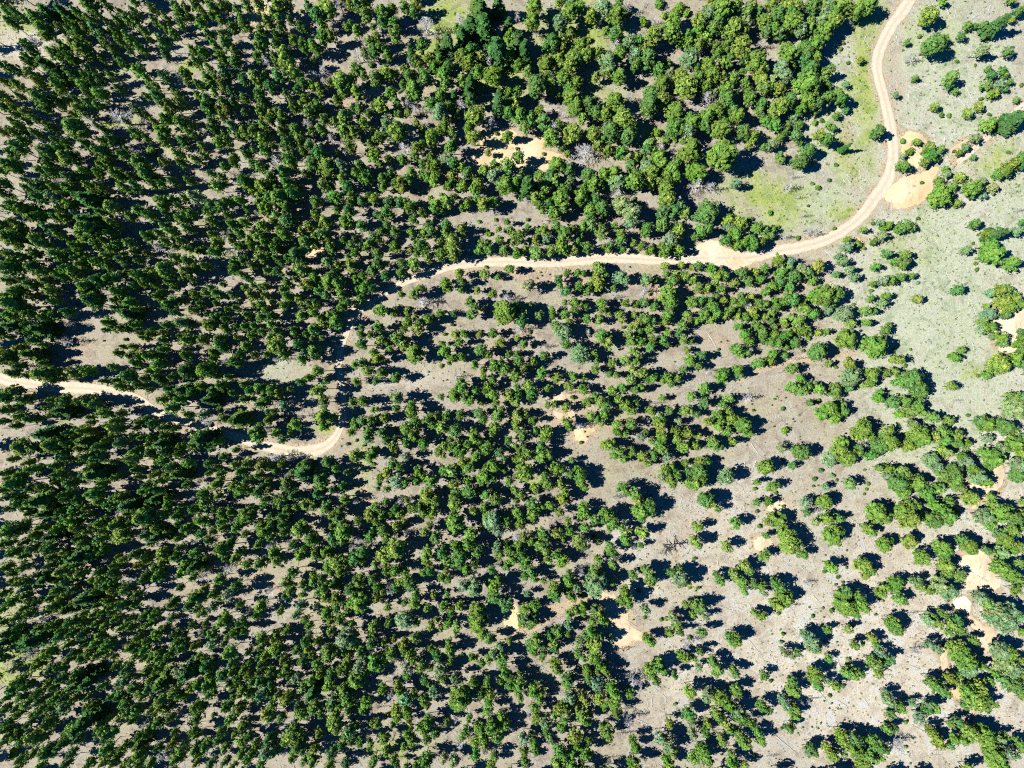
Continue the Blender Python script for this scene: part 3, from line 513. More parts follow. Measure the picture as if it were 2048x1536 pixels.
DATA = """
T 0 0
8 10 5;14 10 5;24 10 3;30 15 6;40 11 7f;54 12 6f;10 19 5;37 25 7;49 23 4;72 4 7;72 15 4;83 15 2;98 12 4;107 9 4;96 16 4;103 18 5;108 18 4;77 24 6;68 22 4;58 26 5;65 28 5;90 28 3;94 25 4;95 32 4;104 31 5;90 37 4;82 35 3;115 24 4;125 17 4;133 14 4;140 5 4;149 5 4;157 4 4;170 5 5;180 3 5;143 10 5;151 13 3;170 12 3;161 18 5;176 15 4;145 19 4;131 21 4;139 27 4;129 31 6;168 29 5;180 28 4;194 18 6;181 35 6;173 38 4;162 42 5;189 42 5;177 45 5;188 50 5;51 37 5;60 36 6;66 40 7;58 46 5;20 37 4;26 41 5;24 47 5;44 44 6;5 53 5;13 56 5;22 50 4;41 55 8f;27 60 5;57 59 5;13 69 5;31 67 5;47 69 6;66 69 5;70 74 4;34 80 7;81 75 6;94 47 3;98 51 4;104 41 3;111 56 6;119 64 4;95 70 4;82 48 3;121 73 4;128 76 5;117 77 3;140 75 4;159 68 4;167 63 6;168 55 4;180 57 6;159 76 4;166 80 6;185 74 4;195 64 5;202 60 4;149 59 5;145 82 5;136 83 5;127 82 3;112 88 5;166 87 5;182 88 4;133 95 5;145 99 5;172 97 5;178 94 4;130 103 6;108 107 5;130 113 6;145 113 5;177 113 6;182 115 4;144 124 6;158 126 4;110 130 6;117 134 6;100 124 6;81 121 7;86 131 4;93 139 6;60 103 9;22 90 5;12 97 4;30 95 4;41 101 5;20 107 3;30 107 4;15 119 6;9 123 5;8 132 7;40 122 7;50 120 6;54 127 8;38 131 5;33 136 6;44 137 5;22 97 3;62 80 4;62 88 5;58 91 3;68 90 3;74 90 4b;70 95 5d;96 93 9d;82 103 4;97 112 3;112 113 4d;108 122 5d;53 142 5;62 143 5;72 148 5;82 149 5;98 150 5;107 150 5;115 140 6;122 148 4;30 150 5;45 152 5;55 149 5;36 147 5;68 137 4;78 137 4;80 141 3;143 147 3;146 131 4;163 144 4d;172 148 6;178 143 5;187 131 4;196 143 6;200 150 5;203 132 4;186 102 6;196 104 6;202 107 5;191 110 3;203 120 3;196 90 3;172 74 3;188 84 4;150 65 3;5 78 5;4 85 5;12 87 4;2 105 4;1 137 4;3 148 5;102 98 3;121 120 5g;103 119 3;4 3 5;46 78 4;4 66 4
T 512 0
3 4 5;9 17 6;14 10 4;19 5 6;25 3 5;36 9 2;42 3 4;49 12 6;57 7 8;34 20 4;27 16 3;40 23 3;20 25 4;29 25 3d;4 27 5;17 35 5;3 38 5;22 42 6;16 47 5;5 32 6;24 49 7;39 37 5;47 37 6;53 31 5;60 28 5;61 19 3d;69 16 4d;67 4 5d;72 21 3;76 18 3;80 25 5;75 4 5;80 4 5;88 11 6;94 21 3;87 2 5;98 10 4;104 10 6;104 18 5;111 18 5;108 7 4;111 28 6;97 31 5;91 33 5;87 33 4d;81 44 5d;87 43 4;94 42 6;102 38 5;106 43 5;124 43 4f;126 10 4;119 6 5;128 3 5;136 21 8df;163 15 6df;160 23 4;166 28 7f;172 20 7f;183 23 8f;181 9 7f;176 3 6f;194 5 6f;202 22 5f;195 27 4df;193 41 9f;180 46 5;172 40 6g;165 45 6g;171 51 6g;178 56 6g;189 60 7g;201 43 6g;202 30 5;133 38 5;146 41 4f;153 35 6f;138 47 4;147 48 5;128 48 4;131 53 4;120 55 4;112 58 3;103 57 6;92 52 3g;82 55 6;86 60 4;68 65 8;69 71 5;80 72 6;96 62 6;107 61 4;75 63 5;59 67 4;65 80 4;55 67 6d;50 71 5;44 69 4;38 60 3d;32 58 6;26 59 5;18 60 5;8 60 3;3 63 6;12 70 5;24 76 4;34 73 4;3 77 6;6 82 5;40 79 5;38 83 5;30 86 5;36 86 4;43 90 6;50 86 5;18 90 5;12 91 5;11 96 4;20 93 5;3 90 4;6 100 5;40 98 4d;55 96 5;52 102 5;62 98 4;70 93 6;70 104 6;78 105 6;86 98 5;82 95 3;83 87 4;78 86 3;81 85 3d;93 85 3;100 84 6;90 92 3;93 104 3;98 110 6;92 114 4;104 97 5b;112 103 8;104 105 4b;113 90 5g;109 74 5;117 68 3;126 72 7;126 58 3;122 60 4;135 61 5;143 54 5;150 60 6;154 54 6;171 67 6f;170 75 5f;151 69 4;148 76 5;158 77 4f;145 80 3;140 83 5;155 85 4;147 90 7b;151 97 6;160 92 4;168 92 3;176 92 8;172 81 5;170 103 5;174 110 6;150 103 4;158 106 4;140 110 6;146 104 4;133 104 4;128 98 3;136 99 3d;121 90 3;127 87 4d;121 82 4d;194 83 6f;202 76 5;200 82 5;203 90 5;195 76 5f;164 63 4;192 107 2;200 109 4;188 98 5d;60 110 4d;32 105 5;35 113 5;31 102 4;24 115 6;28 127 6;7 121 5;16 126 7d;6 112 5;45 117 6;52 122 6;45 131 6;58 133 8;68 133 6b;41 138 4;21 136 6;4 133 5;12 141 5;26 147 6;32 151 5;4 147 6;10 147 4;18 150 4;75 108 4;76 117 5;65 123 3;83 133 6;95 126 6;100 131 3;106 128 3;117 127 5;128 119 5;127 125 4;140 126 4;155 118 6;152 127 6b;133 131 4;138 133 4;132 116 4;143 133 5;158 131 5;166 133 4;170 138 5;156 141 5;142 144 6;136 141 4;132 138 4;125 138 5;121 144 5;116 148 6;109 139 5;112 147 5;103 143 6;88 143 6;102 149 4;73 149 6;69 142 5;55 150 6;80 139 4;152 149 4;165 148 5;157 146 4;178 146 5;175 151 5;174 141 3;191 132 4;200 133 6;183 134 5;190 142 6b;200 148 8;186 122 3;187 127 3;190 126 3;202 108 4;60 147 4;46 50 3;47 61 5d;54 57 5d;118 119 7d
T 1024 0
4 12 4d;18 5 7;17 16 7;39 18 6b;47 10 6;54 6 5;63 12 5;73 5 6b;84 12 7;75 25 4;83 26 6;86 3 4;60 32 4g;47 29 5;40 31 5;32 35 7;40 38 4;55 36 6;70 42 5;59 43 6;49 47 6;28 51 7;4 33 8f;9 42 7f;4 52 5;12 57 4;38 48 5;46 54 6;52 48 5;20 69 8;31 68 6;41 63 6;50 66 5;46 71 5;52 66 5;67 61 4;34 58 3;37 76 3;48 78 7;52 85 7;62 84 6;66 90 6;56 94 5;65 82 4;74 91 6;83 81 8;88 96 8;93 107 7;79 105 7;65 107 6;48 106 8;33 101 6d;31 110 7;37 99 4;26 98 6;22 89 5;14 95 6;7 92 7;3 78 5;5 73 4;11 102 5;3 84 5;38 2 4;83 36 5d;93 35 6b;86 43 6;98 45 6b;103 34 5;113 28 7;106 40 5;109 46 7;100 50 5;108 49 4;113 47 4;78 49 8b;75 56 5;86 60 6;81 59 4;117 57 5;125 60 5b;114 48 3;126 24 8;131 14 6;125 50 3;135 34 4;141 35 4;141 28 5;149 36 5;155 31 5;149 25 5;160 24 4;156 12 6b;150 16 6;168 8 8;162 3 6;177 6 6;161 12 4;165 19 6;178 22 7;188 8 5;196 9 5;202 18 6;188 17 5b;193 3 5;181 3 4;185 26 5;165 38 5;172 36 5;183 38 8;143 47 7b;140 60 2;186 46 4;196 49 8;171 26 4;164 42 4;148 54 4;157 52 6;168 50 4;174 48 5;160 60 6;149 62 5;166 62 5;176 62 5;184 58 4;186 65 4;203 27 5;197 59 5;201 57 4;134 62 7;139 70 9;120 67 6;144 67 4;155 69 5;150 68 4;162 74 3b;171 71 6;179 75 3;189 73 4;190 79 5;172 81 7;162 88 6;165 92 5;155 93 6;176 88 6;181 92 6;180 96 4;167 103 8;154 100 6;143 97 7;141 105 6b;131 90 8;128 94 4;131 102 7g;120 80 6;111 76 7;110 84 8;108 88 5;142 119 10;167 126 12;185 105 6;192 110 5;147 138 8g;125 107 3;116 106 4g;123 112 4g;131 113 2;111 115 5b;76 119 5;87 121 5;69 115 5;58 121 9d;40 119 3;44 123 3;36 132 7;46 135 5;30 141 6;23 140 5;34 144 5;45 145 5b;5 126 5;4 119 2;25 123 2;8 138 3;3 146 6;12 148 8f;27 149 6;40 151 5;45 152 5;62 140 6;66 147 6;73 138 6;81 139 7;85 145 7b;72 150 3;58 150 4;108 119 5;118 118 5d;113 121 4;118 125 7;100 127 5;106 127 4;93 126 5b;108 134 6b;95 134 5;99 144 8;110 140 7;120 132 7;130 131 5;128 138 7;122 140 6;132 143 4;110 147 5;123 150 6;117 145 4;148 147 7d;158 149 5d;179 147 4b;198 89 4;199 83 5;202 70 5;200 65 6;202 97 4;189 117 3;202 117 3;200 34 4d;156 77 6d;93 12 3;134 6 5g;118 3 5g;106 17 5g;140 11 4g;122 12 4g;47 4 4b;28 38 4
T 1536 0
8 12 6;3 3 5;14 4 6;22 5 6;20 17 8;17 12 5;36 4 6;44 3 5;48 6 6b;52 10 7;60 4 8;71 9 6;80 3 7;77 6 3;67 15 4d;54 17 6;47 14 5;41 18 5b;34 18 5;33 22 5;26 22 6b;17 25 4;5 24 5;9 27 5;46 25 7;28 36 5;38 35 6;14 39 5;18 43 7;31 41 6;29 48 5;38 47 5;34 53 6;20 53 4;10 54 6b;14 61 6b;4 64 5b;41 56 3;49 56 5;46 62 4;48 69 4;30 67 9;36 75 6;9 71 5;3 70 4;18 80 6;8 85 7;31 81 6;39 83 5;26 87 5;49 78 5;55 75 5;58 78 5;62 68 3b;4 94 4;20 94 4b;24 100 4;6 100 5;15 105 4;10 110 4;22 108 5;38 90 3;43 96 2;37 98 3g;27 100 3g;16 100 3;48 100 3;52 102 3;42 107 5;47 112 5;33 120 6;3 115 5b;25 114 3;10 127 4;26 130 6;32 130 3;9 124 3;55 92 3;62 88 3;60 82 4;49 144 2;54 132 2;37 131 2b;64 50 2;74 48 3;58 39 2;60 34 2;62 118 3f;88 106 5;84 108 3;89 102 3;111 34 3;108 40 1;121 29 2;129 13 8;125 15 5;132 35 9;141 31 4;118 62 3;116 65 2;102 76 3b;133 85 4;145 92 2.5;139 92 2.5;146 62 6;145 68 4;150 73 3;155 29 4;151 49 2;166 52 1.5;170 39 6b;173 45 2;163 16 3d;160 20 4;166 21 3;172 20 4;183 20 7f;186 17 4;192 41 5;195 15 3;200 10 4;203 7 4;176 55 3;178 60 4;188 56 4;190 60 3;194 65 3;186 68 5b;190 71 3;182 65 2;174 69 5;170 79 2;178 76 4;182 74 4;169 85 5;160 90 5;177 91 2;199 80 3;194 88 4;198 95 9f;190 96 5;191 104 5;196 102 4;176 100 6;180 97 4;171 98 3b;166 110 5b;158 118 4b;153 122 3;164 126 3;149 121 2;203 68 2;129 118 5;138 120 4;118 114 4;108 113 3g;113 121 4g;123 123 2;130 124 6;126 130 5;136 127 3;108 125 3b;108 133 6g;123 146 2;151 131 5;142 135 3;143 138 4b;153 142 5;137 145 5;148 149 5;157 149 3;164 150 7;138 150 5;172 146 4b;180 150 5b;184 139 5;189 136 6;195 132 6;201 128 5;203 124 4;192 122 2;203 133 4;140 0 4;195 0 4;115 45 4d;40 150 3g;35 147 2g
T 0 384
12 9 6;9 13 5;18 16 6;32 4 6;43 4 6b;50 8 4;56 10 5;62 4 4;71 5 8f;90 12 6;80 15 4;60 15 3b;28 21 6;35 18 4;45 21 5;52 20 5;12 26 5;17 30 5;4 27 5;3 31 5;39 30 6;43 29 4;30 36 5;10 38 9;34 41 6;27 49 5;45 50 6;12 51 6;20 52 4;72 23 8f;71 30 8;66 34 6;90 25 5;83 28 4;89 32 5;76 42 4;60 42 5;64 49 4;69 56 5;62 53 4;100 17 3;104 20 5;112 15 6;120 19 5;131 6 6;131 12 5;126 22 2;140 5 4;144 12 4;148 5 4;158 4 6b;156 10 5d;147 22 6;134 27 5;138 31 5;149 29 5;119 35 6;131 39 4;144 39 4;104 41 5;107 47 3;118 49 3;99 53 5;100 49 3;88 46 4;94 55 2;83 46 2;78 57 5;86 59 4;8 60 8;28 61 7;38 64 5;49 61 4;55 61 5;60 64 6;66 59 5;18 69 4;7 71 5;37 71 6;25 75 6;20 72 3;14 80 6;6 83 6;10 89 9;15 77 4;42 78 5;71 75 7;70 80 6;79 72 7;80 69 4;89 68 6;96 66 5b;112 67 6;118 70 4;112 65 4;132 62 7;142 54 5;151 54 5;148 62 6;156 61 4;165 60 4;137 72 4;146 70 3;154 70 3;107 76 4;94 79 6;90 77 3;108 78 2;78 83 5;74 88 7;71 86 4;75 90 5;81 86 3;99 89 4;104 89 5;103 98 7f;118 94 2;130 80 4;135 89 5;141 87 5;146 85 3;140 77 3;133 92 4;127 79 2;138 93 3;45 87 4;54 96 5;62 90 2;58 85 1.5;25 99 5;8 98 6;13 108 7f;22 106 5;34 110 8f;25 112 4;4 109 4;26 119 5;35 122 3;17 124 5;27 131 7f;5 133 7;10 130 4;17 139 5;37 145 8;43 150 4;30 145 5;24 147 4;59 146 6;50 150 3;10 146 5;76 103 4;86 104 5;92 110 4;97 108 5;103 108 4;85 110 3;62 107 3;59 118 2;68 119 2;71 119 1;82 128 6;75 132 5;85 133 4;95 129 4;72 143 5;66 139 4;69 142 4;83 119 1;88 105 3;100 118 2;99 124 3;108 123 4;105 131 4;112 129 5;120 130 5;130 126 5;126 132 4;116 118 4;113 113 4;121 114 4;131 113 4;122 110 3;134 107 4;144 105 4;150 108 4;166 107 6;151 103 4;150 119 6g;163 119 6;156 103 3d;172 101 4;178 108 4;182 112 4;176 116 4;189 108 3;190 116 3;175 122 5;170 128 5;180 125 5;196 124 5;202 114 4;170 134 4;190 137 6;150 143 7;165 143 7g;129 138 6;120 142 4;126 147 5;105 150 6;103 145 4;110 137 5;90 141 4;85 152 4;95 150 4;138 147 4;116 150 4;170 11 6;178 12 5;182 8 4;192 6 4;198 13 3;166 16 4;196 24 5;203 33 4;170 33 4;180 34 5d;187 40 3;191 43 4;198 38 4;202 43 4;174 42 6;173 48 6g;160 46 5g;150 46 4;140 43 3;195 55 5;188 58 4;187 62 5;194 66 4;199 68 4;190 54 4;203 60 3;178 74 3;166 81 4;173 82 5;186 82 4;201 82 5;196 76 3;203 75 3;168 98 3;176 98 4;173 89 3;182 94 3;190 93 4;198 99 4;203 91 3;191 87 2;197 108 4;203 107 4;160 90 4;155 94 4;148 88 3;148 104 5b;200 58 4
T 512 384
4 4 5;10 6 6;18 5 8;31 3 6;7 13 6;3 9 5;24 14 4;17 18 4;25 23 6;5 28 5;3 35 6;8 41 4;32 23 4;50 5 3;48 8 5;49 16 4;48 20 3;55 23 6;64 15 3;43 28 4;36 32 4;19 30 5;24 34 5;39 38 6;42 40 6;47 36 5;54 34 6;57 37 5;73 23 6;74 15 5;85 27 5;63 4 6;77 3 4;75 8 3;80 10 2;85 6 4;90 3 4;95 5 5;107 8 5;115 9 5;123 12 5;120 8 4;128 12 3;134 16 4;106 17 5;100 21 3;96 18 3b;105 26 4;112 31 5;100 32 4;105 34 3;126 23 4;124 33 4;134 33 5;140 32 5;154 7 6;143 10 6;142 14 4;140 5 3;149 2 3;160 4 3;168 9 4;178 5 5;183 10 6;189 8 5;164 13 3;149 15 3;153 27 5;163 29 4;152 32 4;138 28 4;141 26 3;166 35 3;156 40 7;158 49 6;148 40 4;149 50 6;132 42 6;136 44 4;139 54 4;134 49 3;129 50 3;123 47 3;125 57 6;111 44 5;116 57 4;117 64 5;104 67 4;117 71 4;128 70 5;133 77 4;126 81 5;117 79 5;112 80 3;97 49 4;98 57 5;104 57 3;91 41 4;88 45 3;84 42 3;94 37 5;99 38 4;79 37 3;76 43 4;80 49 4;74 51 3;70 38 3;61 45 5;76 60 6;70 57 3;58 57 5b;66 58 4;85 67 4;93 63 5;88 73 4;86 76 5;82 77 3;32 50 7;25 53 4;14 44 5;20 46 4g;3 45 4;3 51 5;10 63 4;17 53 4;19 57 3;32 62 3;38 62 5;43 62 3;46 68 5;33 70 3;42 74 5;38 75 3;58 71 7;66 72 6;50 78 4;22 80 4;26 84 5;8 83 4;14 88 3;24 90 4;36 85 5;43 89 4;49 90 4;67 80 4;70 84 5;74 88 4;80 89 3;3 90 4;4 76 3;9 75 3;13 99 4;16 100 3;4 100 5;36 98 6;46 97 5;52 100 4;59 99 4;64 98 4;64 105 6;54 106 4;31 109 4;12 106 5;17 111 5;12 115 4;5 112 4;30 114 4;40 113 3;46 110 5;46 107 3;18 123 8;14 126 4;34 122 5;48 127 6;37 134 5;47 130 5;60 123 6;45 117 3;53 117 3;24 130 5;8 130 3;49 143 5;14 146 5;12 150 3;22 145 5;31 146 7;43 149 4;35 152 4;72 139 6;79 138 4;75 128 5;86 122 5;77 112 5;74 117 3;85 114 4;91 114 4;98 108 5;84 108 3;99 118 4;104 120 3;94 128 4;97 133 5;106 125 3;85 136 4;90 144 5;100 145 5;96 152 3;112 148 5;80 151 4;67 149 3;56 150 3;112 115 6;117 122 6;126 129 8;118 110 3;87 99 4;90 94 2;97 95 4;100 88 5;101 95 5;110 98 3;112 94 3;121 95 4;127 100 3;122 104 5;130 109 5;138 102 4;130 104 4;133 87 7d;152 71 3;153 75 6;162 65 4;165 71 4;164 78 3;177 79 3;183 65 4;184 60 2;193 68 3;193 59 4;202 61 4;190 81 4;171 87 4;174 92 4;173 97 5;181 93 3;185 95 2;200 96 10;194 102 2;182 43 5;187 46 4;178 45 4;186 41 3;199 46 5;195 38 4;203 30 4;192 22 2g;178 24 2g;186 34 3g;184 31 2g;194 30 3;201 24 3;147 98 4;141 100 4;150 96 2;158 97 3;157 106 2;151 114 2;160 113 4;167 114 4;162 120 4;149 121 3;150 127 5;154 131 3;164 132 4;158 133 4;154 137 2;148 139 2;179 114 3;189 113 4;195 120 5;180 127 6;186 130 4;175 138 4;191 139 5;182 142 4;199 142 5;196 136 4;182 148 3;203 130 3;190 151 4;164 152 4;138 144 1;166 144 1;128 97 2
T 1024 384
18 4 5;24 3 4;22 10 4;30 9 4;40 5 7;43 12 5;33 16 5;36 18 5;25 15 3;55 4 6;52 8 4;60 3 3;66 5 5;62 15 5;72 13 6;74 21 3g;87 10 7b;97 15 8b;95 24 5b;98 5 2;108 28 5;107 33 4;124 5 7;133 11 5b;120 17 5;130 16 6;138 16 5;121 26 6;134 30 6;156 15 9;148 20 4b;151 31 5;156 30 5;147 36 3;63 27 5b;58 27 5;55 35 3;64 21 4;35 27 5;26 31 5;28 36 4b;21 31 3;42 33 6;48 30 4;71 32 6;82 27 3;87 33 4;87 38 4;4 37 6;13 28 3;12 22 2;19 39 4;5 48 5;11 46 3;19 48 6;31 46 5;41 44 6;50 47 4;44 47 4;52 40 4;60 44 5;74 43 3;79 42 3;77 46 3;90 46 3;98 41 3;104 44 4;111 47 4;86 42 3;125 38 6b;120 43 4;122 48 5;128 42 5;133 46 5;132 37 4;134 52 1;172 22 5;182 26 6;190 21 3g;196 29 5;202 31 4;178 34 6;172 39 5;185 40 5;190 38 5;192 44 5;198 41 4;180 43 4;203 37 3;194 52 6;184 48 3;175 28 4b;62 57 4;70 61 5;72 58 3;94 60 1;44 64 3;43 66 2;52 64 3;57 65 3;23 64 1;30 66 1;24 67 1;20 69 1;70 63 4;69 69 5;69 74 5;75 67 3;38 70 4;39 75 3;14 75 6b;43 80 5;54 76 4;61 79 4;62 74 3;81 76 3;74 80 2;85 68 5b;90 70 4b;107 70 5b;114 71 3;125 54 2.5;117 58 3;122 59 4;123 65 3;131 65 3;129 72 5;139 68 4;145 70 4;150 59 4;158 61 4;144 60 3;136 58 3;163 68 5;170 67 4;166 65 4;178 73 4;184 65 5;194 64 4;190 71 4;161 75 4g;155 77 4;168 77 4;148 77 4;183 82 3;110 82 1.5;125 82 7;43 89 3;50 88 4;50 95 4;55 90 3;59 92 3;72 89 5;73 94 4;77 97 3;92 89 4;99 90 3;98 87 2;106 88 4;114 92 4;110 87 2;127 90 6;127 96 6;122 103 4;125 100 4;144 89 5;151 86 4;157 87 4;161 92 5;163 83 3;170 86 3;177 87 3;184 88 4;191 83 3;197 89 4;193 96 5;187 101 4;180 94 3;175 94 4;170 98 4;162 98 5;154 99 5;160 102 4;140 99 4;142 103 3;147 103 3;136 107 4;86 98 4;88 103 3;98 98 3;106 101 5;112 103 4;100 106 4;95 108 3;89 108 2;103 111 3;111 110 4;22 98 4;32 95 3;32 99 3;43 98 4;46 104 3;36 107 5;41 112 7b;60 101 4;71 103 4;8 97 6;7 104 6;3 91 5;3 98 4;14 90 3;4 117 3;9 121 4;14 112 2;17 124 2;4 130 3;26 131 4;17 136 4;15 139 3;5 135 5;10 140 4;24 145 5;73 114 5;76 120 6;71 118 4;95 114 4;94 121 3;100 119 4;96 118 4;103 120 4;112 118 4;111 125 4;124 113 3;124 122 3;120 118 4;131 122 2;137 118 4;133 113 3;143 119 3;91 134 5;98 137 4;100 131 4;96 127 3;80 137 4;65 130 4;68 135 3;54 130 8b;44 122 5;67 141 4;72 140 2;48 148 4;57 148 3;36 149 5;4 147 5;78 146 3;83 147 3;95 150 4;96 142 3;104 145 5;112 149 5;123 149 5;132 148 5;136 142 3;142 134 5;149 139 4;151 130 4;140 126 3;161 133 1.5;169 147 6;181 142 4;182 146 4;197 137 5;179 126 5;188 128 3;183 130 3;181 107 4;186 114 5;195 107 4;200 112 5;190 119 4;200 119 3;194 100 3;203 80 4;202 90 4;203 100 3;167 120 1;172 119 1;165 126 1.5;130 136 1;180 99 3;203 135 3;198 70 4;202 62 4;61 112 3d;190 126 4d
T 1536 384
3 3 0;2 17 2.5;32 11 1.5;28 18 2d;24 37 2.5;53 29 2;30 31 1;8 28 2;52 30 1;3 30 3;2 35 3;84 25 2;90 24 3.5b;92 28 4g;97 27 4;90 35 4b;85 40 3;63 38 3;64 44 5b;56 52 3b;59 56 4b;65 63 4b;69 68 4b;77 45 2;86 60 4;54 66 3;72 42 4g;76 30 3;96 49 4;110 27 6;105 30 4;115 29 3;110 50 4;109 57 5;101 56 3;99 70 4;92 70 4b;106 68 4;115 67 3;94 72 3;84 74 3;82 79 2;120 73 2b;82 85 3;94 83 4;91 89 4b;119 85 4;78 95 4;85 96 3;79 104 3.5;97 107 3;94 110 4;8 55 5;18 56 4b;16 60 4;28 60 5b;32 64 5;40 60 5;36 70 4;20 68 6;24 67 4;10 65 5;9 71 4;8 76 3;17 76 5;3 76 4;45 82 9;38 83 6;55 81 6;50 87 5;68 90 2;5 87 3;7 93 4;12 89 4;20 87 5;15 84 4;20 83 3;28 88 3;30 94 5;35 97 5;26 93 4;24 103 5;18 100 3;12 103 3;3 98 3;3 104 3;5 108 3;31 110 4;28 113 4;24 110 3;20 111 3;14 107 3;16 113 4;5 114 4;12 116 4;22 120 4;3 120 4;8 121 4;14 124 3;6 114 3;32 117 2.5;40 113 3;47 112 3;28 106 3;48 94 5b;60 98 7b;66 104 4;62 117 8;67 124 3b;84 124 9;92 118 3;101 126 2;114 126 1.5;39 128 7;45 126 4;28 127 2;4 130 4;13 131 3;2 135 4;104 134 5;98 135 2;110 139 2;49 138 3;54 140 2;66 138 5;64 133 2;20 141 5;26 149 4;66 148 8b;82 145 5;84 151 4;95 145 4;101 144 4;107 146 3;114 150 8;88 142 3;122 148 2;105 151 5;120 21 2;151 80 5;165 26 5;183 33 7f;175 33 4;177 42 6;180 50 8;173 52 4;195 58 6;166 57 2;167 62 2;164 41 1.5;199 31 5b;158 47 4b;138 3 8;132 4 5;134 8 5;144 3 5;151 9 4.5;163 2 5;172 3 4b;184 79 5;178 80 4b;190 78 5;188 87 6;196 85 6;192 92 6;200 90 5;189 98 4;175 98 6b;172 103 4;176 108 6;172 110 4b;186 116 5;180 116 3b;187 121 4b;200 122 4;203 128 4;198 132 4;197 137 4;203 138 4;185 138 8;174 147 4;168 147 2;150 132 4;155 126 3;145 131 2;148 129 2b;190 88 4;203 112 3;203 117 3;193 130 2;203 13 2d;203 24 3;175 91 3;92 47 2
T 0 768
4 9 6;3 13 5;10 4 5;5 22 5;14 6 4;19 12 5;25 11 3;17 27 5;25 27 5;29 28 4;15 17 3;38 19 3;41 24 4;52 13 6;51 21 7f;46 23 4;63 14 4;71 14 5;76 15 5;70 10 3;72 18 3;84 23 6;86 17 2;92 31 5;87 33 4;93 37 6;97 46 6;110 35 3;118 27 3;132 35 5;140 35 4;120 15 5;130 13 5;138 19 6;97 2 5;105 4 3;112 2 4;120 5 3;135 4 4;147 4 6f;145 13 6;155 6 5;160 2 5;168 13 6f;173 5 6f;170 9 4;178 2 5;163 24 4b;165 30 5d;176 20 3;181 27 4;178 26 3;190 28 7f;199 30 3;203 40 5;196 13 4;200 5 4;203 12 3;35 41 7f;18 50 8;32 50 7f;41 49 7;55 39 4;61 36 4;56 46 5;67 37 5;70 46 7f;75 40 3;65 45 4;50 54 4;54 53 4;56 41 3;47 55 3;12 60 4;58 60 3;70 58 6;65 61 3;81 58 5;91 62 3;72 69 5;78 72 8f;69 73 4;82 80 4;56 80 5;60 77 3;46 64 5;48 73 5;44 79 3;28 69 5;18 72 6;7 70 4;10 75 4;12 80 7;25 84 4;26 85 4;3 84 4;8 90 5;17 90 4;33 94 9f;16 95 5;22 99 5;40 99 4;53 88 4;53 93 4;62 92 4;76 88 6;79 91 3;80 94 5;87 97 5;75 97 3;70 99 4;60 101 5;65 98 3;50 101 4;92 91 5;104 97 8f;98 90 5;116 86 5;122 84 4;127 85 4;120 95 4;126 92 6f;135 97 5;107 58 6;105 63 4;102 59 4;110 54 4;107 42 3;114 43 4;120 43 3;112 51 3;120 54 4;124 58 3;118 48 3;132 48 6f;131 42 4;133 53 5;140 41 2.5;126 62 4;131 62 5;138 67 5;145 71 7f;134 72 4;123 73 4;109 70 3;111 75 3;108 68 3;115 67 2;150 79 4;152 62 5;160 42 6;163 45 8f;155 49 5;178 59 4;182 57 2;187 65 4;194 70 5;198 63 5;174 66 3;177 72 4;167 71 3;173 80 6;163 88 6;165 94 6;175 89 4;187 81 4;193 84 6;190 88 3;203 75 3;182 93 2;146 97 3;198 104 7;192 107 5;185 102 4;178 102 4;173 100 3;162 110 6;178 109 5;189 116 4;178 116 4;171 118 4;160 119 4;150 115 6;158 108 4;131 104 5;141 105 5;115 107 8;142 112 3;126 116 5;116 121 5;121 127 4;128 122 6f;108 135 5;93 114 6;98 121 8;94 108 3;81 111 6;74 112 4;70 105 4;82 117 4;80 125 5;70 119 4;62 123 4;60 116 5;66 108 3;58 110 6;54 106 4;46 116 6;38 104 6f;24 104 4;20 111 5;32 114 4;39 115 3;8 117 7;19 117 4;27 121 5;44 121 6f;3 129 5;10 136 5;27 132 5;14 132 3;41 129 6;20 138 4;52 134 5;57 136 5;66 137 8f;73 135 6;60 145 5;50 150 6;41 146 4;20 146 5;6 146 5;50 143 3;11 151 4;38 150 3;65 151 5;80 150 4;100 140 4;95 138 3;92 145 4;111 145 4;125 146 4;118 152 4;128 150 5;132 136 6;141 137 5;144 131 4;156 134 5;130 143 5;119 141 4;148 147 6;157 145 6f;178 133 7;189 138 5;193 134 4;181 139 4;165 148 3;182 148 5d;166 149 4d;118 80 4;205 132 2;165 139 3
T 512 768
